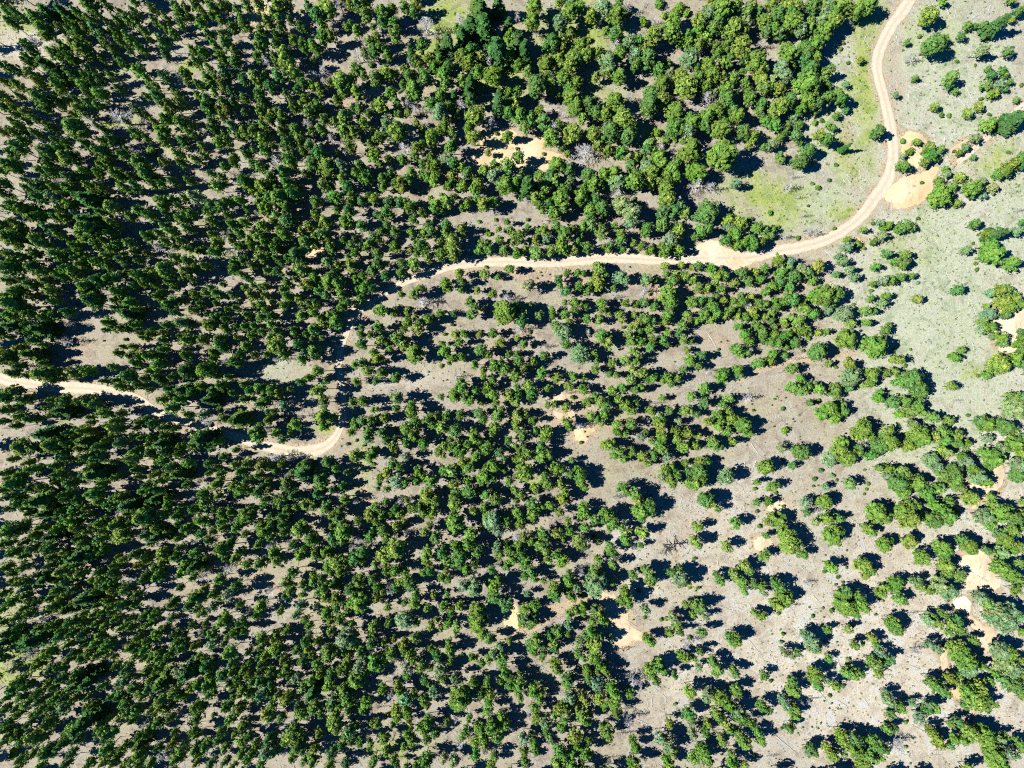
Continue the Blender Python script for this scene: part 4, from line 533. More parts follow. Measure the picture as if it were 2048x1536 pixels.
3 3 5;12 4 5;8 2 3;6 9 3;18 5 4;14 7 4;19 10 4;10 15 4;5 17 5;4 13 3;22 18 4b;28 4 3;15 22 3;10 23 3;12 27 3;20 26 2;27 28 2;32 32 5;28 33 3;42 31 6;53 27 7;47 29 4;45 14 5;53 12 4;54 15 5;50 4 6;68 3 6;63 3 4;54 34 4;27 39 3;22 44 4b;3 42 6;3 36 5;78 14 4;85 14 5;77 17 4;86 12 3;75 35 4;79 31 4;80 34 4;85 30 5;92 28 5;102 27 4;97 32 2;71 41 4;76 38 4;73 48 2;74 32 1.5;78 25 1;80 45 1.5;86 49 1.5;112 10 6b;113 14 3;124 16 4;125 22 6;93 20 3;97 20 3;103 25 3;112 20 3;80 56 5;84 56 2;78 60 3;130 32 3;91 42 5b;90 38 4;105 45 4;111 43 3;110 50 5;120 47 4;134 48 5;127 42 4;125 40 6;121 35 6;128 30 5;112 37 2;91 58 5;95 54 4;94 64 2;111 58 2;120 58 4b;110 65 5;115 66 4;105 71 5;100 74 4;90 73 4;112 78 6b;98 80 3;97 84 2;105 84 3;119 78 5;128 78 4;134 74 4;130 69 5;141 78 6;158 80 5;170 78 4;168 86 6;150 70 5;156 69 6;145 54 4;150 57 3;150 50 5;160 37 6;174 40 6;177 45 5;185 48 4;190 35 5;188 40 3;183 53 5;176 58 5;165 56 5;170 66 6;166 62 4;160 51 5;162 47 3;170 48 4;155 44 3;147 35 6;141 33 4;139 28 5;145 25 4;152 26 4;163 25 4;158 11 6;165 3 6;168 10 5;148 10 3;175 5 4;182 5 3;190 9 5;187 3 4;180 15 3;170 14 4;191 16 4;203 9 5;194 25 5;178 24 5;182 28 4;196 20 3;203 30 2;203 45 4;195 54 4;198 60 3;190 65 5;185 68 4;198 68 3;181 75 6;189 75 4;202 78 4;203 85 2;177 85 3;185 88 5;191 93 6;192 89 4;160 90 6;162 96 5;157 97 5;136 89 7;143 93 5;131 98 5;125 100 5;134 102 5;141 103 5;120 93 3;103 94 3;97 99 5;101 105 4;91 104 6;91 109 3;112 100 4;116 104 4;119 110 3;113 114 4;108 104 3;101 117 5;104 124 4;91 122 6;138 114 4b;144 123 6;135 118 4;137 136 6;135 141 4;138 144 3;140 149 4;148 134 5;152 141 5;160 130 5;163 140 7;168 148 5;170 128 6;177 133 5;172 120 6;180 117 3;160 111 7;158 105 4;183 99 4;174 103 4;184 106 4;189 110 8b;194 116 6b;200 110 6;193 130 5b;194 136 5;201 128 3;203 133 5;203 140 5;189 148 4;176 144 4;201 146 4;110 131 8;101 136 6;105 143 4;117 130 4;81 138 6;85 140 4;95 144 4b;112 150 5;105 149 4;120 149 4;86 134 5;65 142 7;58 146 5;67 150 5;74 145 4;61 137 3;57 133 5;63 125 6;70 118 7;74 118 4;61 114 3;47 137 5;53 138 3;48 133 4;40 132 4;44 126 6;45 121 5;36 117 7;30 128 4;34 136 5;15 136 6;18 140 5;30 151 5;45 152 3;4 144 5;20 146 1.5;14 147 1;6 115 7;14 111 5;12 106 4;22 112 5;29 108 2;22 120 4;12 122 4;16 118 3;25 103 4;4 64 6;12 66 4;15 69 3;21 64 4;30 70 3;10 77 3;3 74 4;27 80 6;24 78 4;38 70 8f;40 64 4;35 65 3;58 62 5;52 74 7;49 71 3;53 82 6;50 88 5;56 64 4;31 90 5;22 95 6;15 97 3;8 92 5;3 88 5;16 90 4;38 96 5;46 97 5;58 99 6;66 107 6;68 101 5;62 105 4;32 98 4;82 125 5d;16 59 6d;27 60 4d;70 125 4;68 122 3;155 50 4;134 150 3;152 150 3
T 1024 768
4 2 3;14 3 5;12 0 4;29 4 4;46 2 4;57 4 5;66 9 4;80 6 4;88 3 4;70 14 5;60 14 4;75 17 5;16 9 6;3 9 5;3 14 4;29 17 3;34 16 3;43 19 4;48 11 2.5;42 16 3g;62 26 4;74 24 4;69 28 3;72 31 3;45 31 5;46 35 3;86 12 4;90 16 5;94 19 4;99 16 3;96 22 4;98 4 4;104 4 4;111 21 4;110 18 2;112 16 2d;127 0 3;154 4 5;120 11 3;143 9 4;154 15 5;173 11 4;178 12 2;169 16 3;172 22 4;166 25 5;175 27 5;168 29 3;126 22 4;139 21 5;148 24 3;120 27 4;119 33 5;116 30 4;133 30 3b;131 37 4;119 42 6;119 48 5;131 44 4;141 40 5;149 41 3;138 50 5;148 50 4;157 30 4;164 33 4;172 38 4;176 46 3.5;161 48 5;165 50 4;185 33 6;188 40 4;182 32 4;160 45 4;121 52 5;124 58 5b;96 31 5;84 33 4;84 38 4;90 40 4;104 42 4b;107 39 3;112 46 3;96 53 4;113 57 4;104 59 5;109 64 3;77 49 6;73 49 3;86 53 5;82 57 4;90 60 4;93 58 3;11 24 4;4 24 5;17 29 4;9 29 2;3 32 4;4 37 3;8 41 4;19 37 3;28 40 6;26 44 4;24 49 4;3 49 3;9 51 4;13 56 5;6 53 3;23 55 6;30 57 4;24 60 4;8 61 4;3 60 3;10 69 8;4 73 3;26 73 4;20 83 4;25 77 3;29 81 5;36 67 5;31 67 3;40 68 4;48 61 3;46 72 4;53 70 5;55 76 5;58 82 4;55 79 4;42 85 4;38 80 4;40 92 5;43 88 4;18 84 4;3 86 4;7 89 4;4 94 3;16 96 5;18 104 6;5 103 5;7 109 4;5 113 4;25 98 3;30 98 4;38 103 4;45 110 4;46 118 4;57 99 5;55 105 4;65 108 4;60 104 4;58 115 4;75 104 6;73 109 4;81 110 5;88 115 4;78 116 3;95 118 3;98 88 5;100 92 5;103 102 7;108 99 7;105 108 4;89 84 5;95 88 3;129 69 3;123 69 5;127 78 5;120 74 3b;133 75 4;128 66 4;139 64 3;141 70 4;140 68 2;150 62 4;157 61 3;150 70 7;147 80 6;143 81 4;150 78 5;173 75 6b;156 92 6;159 94 5;154 90 3;165 100 3;180 111 5;203 67 6;196 79 3;194 84 2;205 94 4;196 95 3;196 102 2;198 114 2.5;203 110 3;145 112 2;149 115 4;147 126 5;149 129 3;172 131 5;104 119 5;103 129 3;90 125 5;77 130 4;80 134 5;70 140 4;96 136 1;68 126 3;66 122 2;56 128 6;53 124 4;24 120 5;36 120 5;41 123 3;10 123 4;15 125 4;24 129 6;26 134 4;29 141 4;40 141 6;36 137 4;5 130 5;7 136 5;10 143 6;16 150 5;81 145 4;65 149 4;70 151 4;46 152 4;96 152 3;108 149 5;110 150 4;134 149 4;127 151 4;146 140 2;186 145 5;190 150 4;177 152 4;164 152 3;203 137 5;203 122 3;192 16 1;193 21 1.5;55 47 2;60 42 1;58 38 1;125 132 6db
T 1536 768
20 3 5;26 4 5;30 3 4;40 3 5;43 7 3b;53 5 5;54 8 4;33 15 3;40 14 2.5;50 20 6;58 18 4;43 25 5;53 27 5;60 22 4;48 19 4;5 12 1.5;7 10 1;14 11 1;3 17 1;12 20 2.5;20 28 1;21 30 1;25 25 1;13 37 4g;18 37 1;5 34 1;15 32 1;18 35 1;15 41 1;65 3 3;77 1 3;88 11 4;90 7 3;82 0 3;120 3 6;122 9 5;109 13 5;100 15 5;97 15 4;120 18 5;114 22 5;105 24 4;123 22 3;132 26 5;145 30 4;160 25 2;147 2 4;115 31 4b;77 31 4;75 36 6;72 41 6;70 38 4;83 42 4;92 41 3;93 45 3g;95 37 5;97 43 3;90 50 6;97 48 7;103 48 3;91 33 2;112 50 5;113 46 3;120 40 7;124 44 6;134 42 5;140 38 5;144 39 3;150 42 5;152 38 3;140 45 5;151 47 4;158 48 4;175 44 4b;139 52 4;142 55 4;160 53 2b;155 58 3;58 47 5;57 54 6;62 58 7;50 59 6b;71 55 4;72 51 3;82 57 5;27 55 6;23 53 4;11 51 4b;19 65 3;12 61 1.5;42 69 2.5;51 73 2.5b;37 76 2.5;55 77 1.5;77 69 1.5;80 80 2;79 84 2;77 88 1.5;36 82 1.5;40 81 1;46 83 3b;65 80 5b;4 82 5;30 95 5b;45 95 6;9 97 1;12 98 2;6 87 2;30 103 3;47 107 5;56 107 4;38 111 3b;10 109 6;3 106 4;3 113 2;52 121 7;57 117 4;57 129 2;15 120 7;18 129 8;27 136 4;51 146 5;45 150 2;48 143 2;63 147 1.5;63 133 1;46 137 1;44 142 1;87 103 8;92 108 5;84 98 4;96 104 4;80 115 5;83 118 4;111 100 7;113 108 8;105 103 5;118 97 4;93 129 6;96 126 4;113 126 6;124 139 6;139 131 6;140 137 4;143 145 6;142 151 4;160 130 6;162 133 4;155 124 4;175 133 3;76 145 6;82 150 4;195 10 4;202 10 5;196 20 8b;203 24 5;175 32 6;168 30 4;190 34 6;186 30 3;196 37 5;187 50 4b;197 48 6;203 45 5;203 55 4;180 60 7;174 55 5;187 58 3;189 53 3;200 65 6b;199 73 6;168 74 6b;175 78 5;165 70 4;158 62 5b;163 66 4;148 70 6;140 72 5;150 76 5;146 80 4;136 83 5;130 61 6b;135 66 4b;153 83 4;108 70 5;103 79 7;108 85 6;120 80 6;119 76 4;112 75 5;95 68 4;88 67 3;95 73 3b;127 88 5;129 86 3;161 91 6;145 94 4;134 97 5;143 105 7g;149 103 5g;132 110 6;127 107 4;172 106 7b;177 112 5;186 103 7;180 96 4;178 90 3;190 99 5;197 108 6;203 104 4;190 125 6;186 120 5;195 118 5;186 135 5b;195 133 5;178 135 3;200 130 5;186 148 6;191 150 5;203 143 4;203 117 4;205 95 3;116 50 3
T 0 1152
18 5 5;11 3 3;38 2 6f;30 0 4;55 4 5;58 9 4;64 6 3;75 4 4;82 3 4;86 6 5;90 12 5;76 13 4;69 18 7f;62 1 4;92 3 4;107 5 6d;115 2 4;128 2 5;110 14 5;101 10 6;108 22 5;99 23 5;91 24 4;87 20 4;77 24 3;85 19 3;3 13 5;10 20 6;20 11 4;22 16 5;32 5 4;45 12 5;53 14 4;46 22 6;40 19 4;30 21 4;22 23 5;23 30 5;43 28 3;55 27 5f;41 40 4;49 48 6;55 55 5;47 37 3;66 46 5;58 45 4;75 31 4;76 38 4;84 40 4;80 46 5;87 54 6;93 34 4;90 30 3;104 35 4;107 42 4;113 41 3g;111 50 4;115 31 4;124 31 5;120 39 4;116 32 4;134 40 3;126 46 5;141 47 4;147 46 3;141 52 4;103 57 4;105 56 3;108 64 4;117 58 5;121 65 4;115 66 3;128 64 5;128 60 4;135 63 4;138 61 3;80 62 5;72 60 5;68 66 5;66 64 4;76 54 4;67 55 3;60 62 4;40 60 6;30 70 6;33 67 4;42 74 6;48 73 4;48 82 5;43 89 5;62 78 4;64 85 7f;60 82 4;74 82 7f;86 64 3;91 65 3;102 72 5;118 74 4;126 73 4;138 22 5;140 20 4;155 17 6;153 23 5;162 20 4;163 10 4;170 14 4;176 3 5;174 7 3;177 17 4;184 14 6b;190 8 4;170 26 4b;163 30 4;164 37 3;155 39 3;163 44 4b;170 46 5;178 35 5;184 35 3b;193 38 4;180 30 3;188 45 4;182 44 3;182 49 3;171 53 5b;156 57 4;159 64 3;184 61 6;180 54 3;170 65 3g;165 71 5;163 65 3;167 74 4;187 70 4b;200 69 3;177 79 6;187 77 4;190 82 4;193 93 4;186 88 4;183 86 3;168 87 6;168 94 5;158 87 4;152 90 4;145 95 5;148 96 3;140 93 5;129 84 7f;150 78 7f;143 76 5b;146 83 4;121 82 4;110 81 3;107 89 5;113 93 5;115 96 4;121 88 5;97 87 4b;98 84 4b;96 96 5;100 101 5;103 94 3;103 108 6;110 108 5;97 112 4;107 114 4;122 107 4;128 103 5;130 98 5;124 110 3;138 102 3;134 106 4;137 114 4;126 118 5;157 105 5;162 105 4;157 112 5;170 111 2.5g;182 104 5;193 105 5;187 97 3;185 114 5;190 107 4;194 121 5;200 95 4;195 90 4;203 101 3;203 85 4;178 125 5;154 124 4;158 128 4;164 135 5;157 138 5;161 141 4;141 144 6;145 146 4;180 137 4;194 132 5;193 143 4;203 140 4;180 149 4;170 148 4;188 126 3;113 134 6f;112 142 6;119 127 4;105 148 4;111 150 4;100 137 5;95 141 3;86 138 5;85 146 5;88 127 6;83 124 5;74 103 4;69 116 9f;60 121 6;53 124 5;70 104 3;78 123 3;92 148 4;100 150 4;47 136 4;35 139 5;31 131 4;35 129 5;25 142 4;10 142 5g;14 129 6;8 127 4;5 122 5;20 132 6;18 146 4;28 127 6;24 118 4;27 110 4;40 117 6;41 106 4;30 100 4;18 97 4;22 102 5;8 95 5;5 105 4;12 89 6;20 88 5;16 83 5;30 93 4;44 98 5;50 98 4;52 105 6b;60 98 4;53 92 4;38 86 4;25 85 3;24 52 9f;20 50 5;6 51 6f;3 46 4;30 42 3;21 42 2;13 48 4;38 142 5;58 141 4;50 133 4;62 130 4;70 96 4;92 88 1;53 151 4;8 115 4;55 66 4;180 108 2.5;130 144 7d;100 83 5b;4 133 4;15 68 4b;12 74 4b;22 64 5d;16 110 4;45 4 3
T 512 1152
4 24 6;25 6 5;28 11 5;23 14 4;37 5 3;36 16 3g;36 23 5b;45 4 5;52 1 4;48 24 3b;55 7 3;50 13 4;55 10 5;56 16 5;62 5 4;65 8 3;70 19 4;64 17 5;56 29 5;65 27 4;60 36 4;68 35 5;60 44 4;77 38 3;40 34 4;33 30 4b;18 30 2;82 5 5;80 3 4;76 10 5;79 14 4;77 20 5;83 22 8;82 18 6;94 4 5;97 9 4;97 18 5;112 9 4;115 5 4;120 3 5;125 7 6;128 14 4;118 21 3;127 21 5;137 25 4;143 16 3;153 14 3;148 1 4;153 3 4;166 8 5b;175 9 7b;164 24 4;156 26 4;150 24 4;156 30 3;190 8 6;191 16 6;199 22 6;193 4 4;178 28 7;178 37 8;174 34 5;180 47 5g;186 50 4;176 42 4;118 36 7b;122 33 5;128 38 4;145 36 3;140 41 4;148 42 3;153 38 4;160 40 4;160 44 3;94 40 5;92 44 4;78 47 5;71 50 8b;78 55 4;93 54 5;92 49 3;110 50 3;118 54 5;118 60 4;128 49 4;104 60 3;84 61 5;83 70 6b;75 65 3;94 69 6;102 66 5;100 72 5;108 64 5;100 69 4;124 62 5;126 67 4;132 71 5;121 74 6b;120 80 4;140 58 3;145 63 4;143 60 3;155 59 5;155 53 3;156 62 4;150 66 2;165 63 2;156 70 3;148 76 6b;140 73 3;150 83 3;135 83 4;138 86 3;160 82 4b;172 65 3;180 69 3;175 66 3;190 62 5b;186 66 4;196 66 6;199 76 5;203 80 4;195 84 3;174 85 4;184 84 4;203 88 4;180 93 4;176 88 3;188 96 5;185 100 4;163 98 9;161 103 6;168 93 5;142 93 5b;134 99 5;137 104 3;118 97 6b;116 92 4;112 88 4;120 105 4;112 108 5;120 110 4;113 115 4;109 119 3;122 117 3;105 111 2.5;97 118 4;93 117 3;88 101 6;86 106 4;80 103 3;74 107 4;75 100 5;74 94 6;70 90 5;80 84 7;78 80 6;69 76 5;72 70 4;58 61 6;58 66 5;62 60 4;60 80 6;59 87 6;45 83 5;52 78 4;50 70 5;45 65 4;38 66 5;32 60 4;40 52 5;43 46 3b;16 46 4;16 56 6;17 62 5;15 50 4;7 64 4;5 50 5;4 56 4;3 65 3;24 74 5;22 77 4;27 79 3;34 82 5b;30 84 3;26 97 6;25 101 4;33 104 4;37 111 5;34 109 3;46 93 7f;45 97 5;48 106 6;52 111 4;60 102 5;61 98 4b;60 107 3;63 116 7;64 122 5;31 117 3b;10 110 6;12 113 4;4 85 5;10 93 5;5 95 5b;13 92 3;3 77 4;4 71 4;10 131 4;14 128 3;30 128 7;25 132 6;34 135 6;38 139 5;35 126 4;9 141 7b;15 142 4;45 147 5;40 148 4;44 143 4;29 145 4;61 141 5;75 124 6b;72 128 4;80 121 4;83 132 4;77 131 4;90 133 3;91 138 3;97 119 2;102 130 5;105 139 4;104 142 3;110 147 4;112 150 3;118 137 3;125 131 5;123 126 4;137 118 6;135 124 4;137 131 4;144 126 4;130 121 3;146 124 3;153 116 3;152 113 2;171 113 3;165 129 3;168 124 4;179 122 6;181 128 5;175 132 5;182 134 5;176 143 5;189 121 6;191 128 6;196 121 4;197 112 4;200 118 4;190 145 4;188 150 4;186 107 5;136 146 5;138 149 4;150 145 4b;158 147 5b;95 147 4;93 152 3;120 152 3;128 152 3;146 79 4b;195 55 3b;203 52 3;190 50 3;127 94 4;33 137 5;140 96 3d;88 129 4d;64 110 4
T 1024 1152
10 0 4;18 2 4;25 4 3;12 14 3b;34 9 5;35 16 6;32 14 4;46 15 4;42 11 3;46 5 5;45 2 4;52 10 4b;49 18 3;56 16 3g;67 6 9b;66 12 5b;80 5 3;97 0 4;112 2 5;110 5 4;91 12 5;91 18 6;88 20 4;94 23 4;102 12 2.5;107 27 4b;106 33 2;119 35 2;123 34 2;124 35 1.5;97 35 1;130 35 5b;132 39 4;128 31 3;135 46 3;126 45 4;142 49 2;152 45 4;110 52 5;108 50 4;18 24 5;10 26 4;9 33 5b;16 36 5;16 31 3;14 40 3;8 38 4;50 27 4;56 25 4;46 32 4;57 30 3;68 28 5;71 33 5;66 27 4;64 36 4;75 36 3;64 44 5;69 48 4;58 48 4;66 55 6;62 53 5;54 53 4b;45 48 2.5;45 40 4b;44 45 3;36 44 5;32 52 5;30 48 4;34 58 4;20 53 6;17 56 6;24 62 4;18 60 4;24 65 3;79 50 3b;53 61 4;52 63 3;57 66 3;66 66 5;65 61 4;70 70 4;73 74 5;77 78 4;67 76 3;60 76 4;36 72 5;38 76 4;33 68 3;45 83 5;48 80 4;44 88 4;66 85 6b;71 83 4b;62 82 4;58 78 3;80 90 6;82 96 6;81 102 5;83 108 5;79 94 4;70 98 5;73 105 3;74 102 3;94 94 4;93 90 3;96 84 6d;70 92 4d;46 97 5b;50 94 3;18 88 4;18 94 4;24 93 4;22 98 4;6 88 6;7 80 4;6 98 3;5 92 4;56 96 5;52 103 3;59 100 4;57 113 6;63 110 3;61 117 4;41 105 4;44 110 5b;42 115 4;38 106 4;18 105 4;20 112 5;19 116 3;27 117 5b;34 112 4;40 121 4;17 128 4;18 134 4;19 139 4;9 130 5b;10 140 4;30 131 4b;28 125 3;10 148 4;51 128 6;53 135 5;60 141 5;61 132 3;48 143 4;38 140 6;42 145 5;36 150 6;48 152 5;55 152 4;76 123 6;77 128 4;75 119 3;97 132 4;98 138 4;100 137 3;96 148 4;98 152 6;66 144 0.8;110 75 5;112 78 4;118 70 5;116 73 5;121 75 4;115 83 4;131 80 3;134 63 3;138 66 4;145 66 3;149 73 3b;151 60 3;161 68 4;164 73 5;163 78 3;178 78 4;177 75 3;178 51 6;175 48 4;142 92 5;143 95 3;141 110 5;144 113 4;145 125 5b;155 122 3;154 125 4;180 93 5;178 90 3;165 95 5;168 98 6;173 103 5;157 93 4b;156 97 4b;163 110 4;157 117 3;166 112 4;170 118 5;180 108 5b;184 113 5;190 117 4;173 122 5;180 125 4;183 130 5;187 134 5;200 104 5;198 125 4;200 132 4;197 130 3;168 133 4;167 130 3;153 142 6;156 148 5;155 138 3;146 146 5;176 142 3;177 150 5;187 152 4;194 144 2;126 118 4;125 124 1;118 130 5b;126 135 6b;128 140 5;122 131 4;127 151 5;123 147 4;130 103 2b;139 23 3;145 23 4;149 27 4;145 31 3;155 33 3b;200 32 4;195 29 3;202 80 4;166 3 4;168 5 3;183 4 5;180 1 4;186 12 3;193 5 4;198 8 5;201 13 3b;135 3 6b;141 6 3;138 8 1;142 10 1.5;149 10 2;147 12 1;150 24 5;153 22 3
T 1536 1152
6 5 4;8 8 5;10 16 5;15 18 6;4 22 3;8 24 5;12 22 4;8 30 2;56 1 2;60 5 1.5;54 7 1.5;78 0 3;62 13 5;60 20 7;64 26 7;72 17 5;74 24 6;68 22 4;70 31 3;57 15 4;51 28 2.5;44 26 1.5;36 32 2;33 25 1;45 33 1;86 31 1.5;92 20 1.5g;100 5 4;93 9 4;91 13 4;104 6 5;102 11 4;98 9 3;105 18 5;109 21 3;118 5 5;122 9 3;129 11 4;138 8 7b;145 13 6b;142 10 5b;100 36 5;103 42 6;97 38 4;153 0 5;128 35 5b;135 38 4;132 33 3;140 30 4;150 36 5;153 42 5;147 40 4;145 46 3;137 25 2b;152 28 2;164 51 4;200 3 5;199 12 4;194 0 5;170 17 5b;176 22 5;185 32 8b;180 28 6b;190 38 8b;192 28 6b;178 33 5b;199 33 5b;203 45 3;32 48 5b;36 54 6b;39 58 4;30 47 3;48 43 3;64 43 4b;67 40 2;12 46 2;10 43 1;10 53 2b;13 61 3b;24 61 3;18 63 3b;20 65 2b;49 66 3;64 67 2.5b;45 52 1;51 50 1;55 53 1;46 62 1;48 57 1;70 56 4;76 55 2;71 50 1.5;84 50 4;87 54 3;89 61 4b;96 66 5;92 68 4;84 70 5;88 77 4;82 67 3;65 78 5;70 77 5;74 78 3;63 76 3;20 84 4;22 92 5;18 90 4;35 76 3;38 80 6;41 88 4;47 83 3b;54 88 4;60 88 2.5;53 74 1.5;57 87 2;49 96 2;45 100 1;51 102 1;49 106 1;12 98 4b;15 103 4b;2 84 2;1 107 3;22 112 5;23 107 4;20 104 3;17 122 3;20 120 3;13 120 2;11 122 1.5;28 121 1;24 126 1;35 121 1;42 118 1;40 122 1;130 55 4b;136 59 4b;140 56 2;150 58 6;155 63 7;158 68 7;160 75 6b;163 68 5;152 66 4;172 73 4;180 77 3;186 60 7b;190 70 8b;197 75 6b;186 66 5;193 62 6;203 68 4;203 80 5;188 82 5;197 88 7;192 86 4;203 95 3;130 84 5;134 89 5;142 93 4;137 87 3;145 82 4;152 80 3;150 84 3;160 92 6;166 98 8;170 90 5;173 104 5;163 103 5;170 86 4;157 104 3;178 84 3;181 103 3;175 98 4;95 96 4b;97 101 4b;104 104 4;107 108 3;99 111 3;96 112 3b;116 102 3b;128 103 4b;133 105 4;122 113 5b;126 108 4;121 109 2;110 117 2g;58 127 5;60 133 4;60 142 3b;70 130 5;73 134 5;70 139 6;74 143 4;83 132 5;87 136 6;92 138 4;80 143 5;84 147 4;90 145 3;76 150 6;47 138 4;52 142 5;32 141 4b;36 139 3;34 137 3;38 142 3;96 123 4;101 122 3;103 122 2;104 138 7db;110 137 2b;116 130 1;131 124 4;135 130 5;137 135 4;146 135 3;149 129 4;156 131 4;152 117 4;147 119 3;162 125 6;160 130 4;170 122 4b;174 130 6;172 122 4;178 138 6;182 142 6;186 150 6;180 148 5;185 130 4b;190 128 3;200 133 4;203 138 4;198 142 4;190 140 5b;176 125 5;203 98 2;101 149 1;114 150 1;112 141 1
"""
# ------------------------------------------------------------------ read the layout
TREES = []     # px, py, r(px), flags
for line_ in DATA.strip().split('\n'):
    if line_[0] == 'T':
        _, ox, oy = line_.split(); ox = int(ox); oy = int(oy); continue
    for e in line_.split(';'):
        q = e.split()
        if len(q) < 3: continue
        fl = q[2].lstrip('0123456789.'); rr = float(q[2][:len(q[2]) - len(fl)] if fl else q[2])
        if rr <= .4: continue
        TREES.append((ox + float(q[0]) * 2.5, oy + float(q[1]) * 2.5, rr * 2.5, fl))
def road_gap(x, y, line): return (np.hypot(line[:, 0] - x, line[:, 1] - y) - line[:, 2]).min()
def keeps(t):
    g = road_gap(t[0], t[1], ROAD); a = .6 if 640 < t[0] < 870 else .15
    if 500 < t[0] < 870 and t[1] < 910: g = min(g, road_gap(t[0] - 6, t[1], ROAD), road_gap(t[0] + 14, t[1], ROAD) + .4 * t[2])
    if g < a * t[2] and t[2] > 4: return False
    if road_gap(t[0], t[1], GULLY) < .2 * t[2]: return False
    if any(((t[0] - a) / c) ** 2 + ((t[1] - b) / d) ** 2 < 1 for a, b, c, d in ((550, 742, 62, 20), (165, 655, 40, 40), (180, 705, 45, 30), (618, 825, 24, 36), (975, 318, 26, 10), (740, 985, 14, 40), (622, 498, 20, 12), (540, 1150, 40, 14))) and t[2] > 4: return False
    return True
TREES = [t for t in TREES if keeps(t)]
CLEAR = [(170, 680, 75, 75), (540, 740, 80, 30), (600, 830, 45, 55), (50, 95, 70, 60), (250, 130, 50, 25), (100, 840, 60, 25), (730, 960, 28, 60), (820, 770, 90, 45), (590, 420, 35, 28), (450, 1175, 60, 38), (445, 1420, 90, 60),
         (200, 1500, 80, 25), (550, 1180, 50, 40), (780, 1480, 70, 30), (240, 235, 40, 30), (250, 990 + 120, 30, 20), (700, 120, 60, 40), (840, 60, 60, 40), (740, 300, 60, 30), (860, 680, 60, 60), (600, 650, 60, 20), (680, 430, 40, 20), (900, 20, 60, 40), (710, 760, 25, 90), (900, 1190, 50, 20)]
_fr = np.random.default_rng(808); _n = 0; A = np.array([(t[0], t[1], t[2]) for t in TREES])
for _ in range(9000):
    x = _fr.uniform(3, 1080); y = _fr.uniform(3, 1533); r_ = _fr.uniform(8, 11.5)
    if x > 520 and _fr.random() < (x - 520) / 330: continue
    if any(((x - a) / c) ** 2 + ((y - b) / d) ** 2 < 1 for a, b, c, d in CLEAR): continue
    if (np.hypot((A[:, 0] - x) * .8, A[:, 1] - y) < A[:, 2] * .62 + r_ * .62).any() or road_gap(x, y, ROAD) < r_ * .8: continue
    TREES.append((x, y, r_, '')); A = np.vstack([A, (x, y, r_)]); _n += 1
    if _n >= 300: break
print('fill', _n)
_dr = np.random.default_rng(404); _n = 0
while _n < 170:
    x = _dr.uniform(5, 2040); y = _dr.uniform(5, 1530)
    if _dr.random() > (.9 if x < 1300 else .35) or (x > 1750 and y < 800): continue
    A = np.array([(t[0], t[1], t[2]) for t in TREES]); d = np.hypot(A[:, 0] - x, A[:, 1] - y)
    if (d < A[:, 2] * .8 + 4).any() or np.sort(d)[3] > 60 or road_gap(x, y, ROAD) < 8: continue
    TREES.append((x, y, _dr.uniform(4.5, 8.5) if _dr.random() < .75 else _dr.uniform(9, 14), 'd')); _n += 1
# forest continues beyond the picture's edges
for _ in range(5200):
    x = rng.uniform(-230, 2278); y = rng.uniform(-200, 1736)
    if -8 < x < 2056 and -8 < y < 1544: continue
    dens = .55 if x < 1650 else .3
    if x > 1700 and y < 900: dens = .05
    if rng.random() > dens: continue
    if any(abs(t[0] - x) < 14 and abs(t[1] - y) < 14 for t in TREES[-500:]): continue
    if min(np.hypot(ROAD[:, 0] - x, ROAD[:, 1] - y)) < 22: continue
    TREES.append((x, y, rng.uniform(9, 15), ''))
print('trees', len(TREES))

# landmarks that labels refer to
LM = [('round sandy mound beside the road', 1830, 283), ('orange pit at the road bend', 1820, 382), ('ochre pit near the top centre', 1030, 300), ('pale pit on the right edge', 2020, 650),
 ('large cream pit at lower right', 1955, 1145), ('orange cut below the centre', 1025, 1235), ('sandy turnout on the road', 1440, 505), ('road where it leaves the top', 1810, 20), ('road at the left edge', 20, 760),
 ('hairpin road bend at lower left', 640, 890), ('middle of the straight road', 1150, 520), ('shaded narrow bend of the track', 720, 620), ('burnt black snag', 1340, 1100), ('tan clearing at far left', 170, 690),
 ('wide meadow on the right', 1860, 660), ('small dry clearing left of centre', 540, 745), ('sand spot on the upper edge', 520, 30), ('lush gully at the top', 900, 60), ('green glade by upper road curve', 1560, 390),
 ('bottom right corner', 2048, 1536), ('bottom left corner', 0, 1536), ('top left corner', 0, 0), ('middle of the bottom edge', 1024, 1536), ('dry clearing right of centre', 1290, 1010), ('small ochre mound at the centre', 1165, 866),
 ('grey dead tree at upper left', 240, 235), ('pale dead tree by the track', 845, 600), ('two largest round pines', 1410, 300), ('bottom edge near its left quarter', 512, 1536), ('bottom edge near its right quarter', 1540, 1536),
 ('middle of the left edge', 0, 1050), ('pale clearing below the hairpin', 740, 960), ('twin logs on the orange strip', 1262, 1245), ('cream patch among right hand pines', 1525, 1088), ('forked pale track at right', 1960, 285),
 ('middle of the picture', 1024, 768), ('dense wood at upper left', 380, 420), ('dense wood at lower left', 300, 1180), ('wood at lower centre', 760, 1280), ('sparse slope at right', 1650, 930), ('open slope at lower right', 1720, 1350), ('grove above the turnout', 1250, 400)]
LMP = np.array([(a[1], a[2]) for a in LM], float)
DIRS = ['right', 'lower right', 'below', 'lower left', 'left', 'upper left', 'above', 'upper right']
ORD = ['first', 'second', 'third', 'fourth', 'fifth', 'sixth', 'seventh', 'eighth', 'ninth', 'tenth', 'eleventh', 'twelfth']
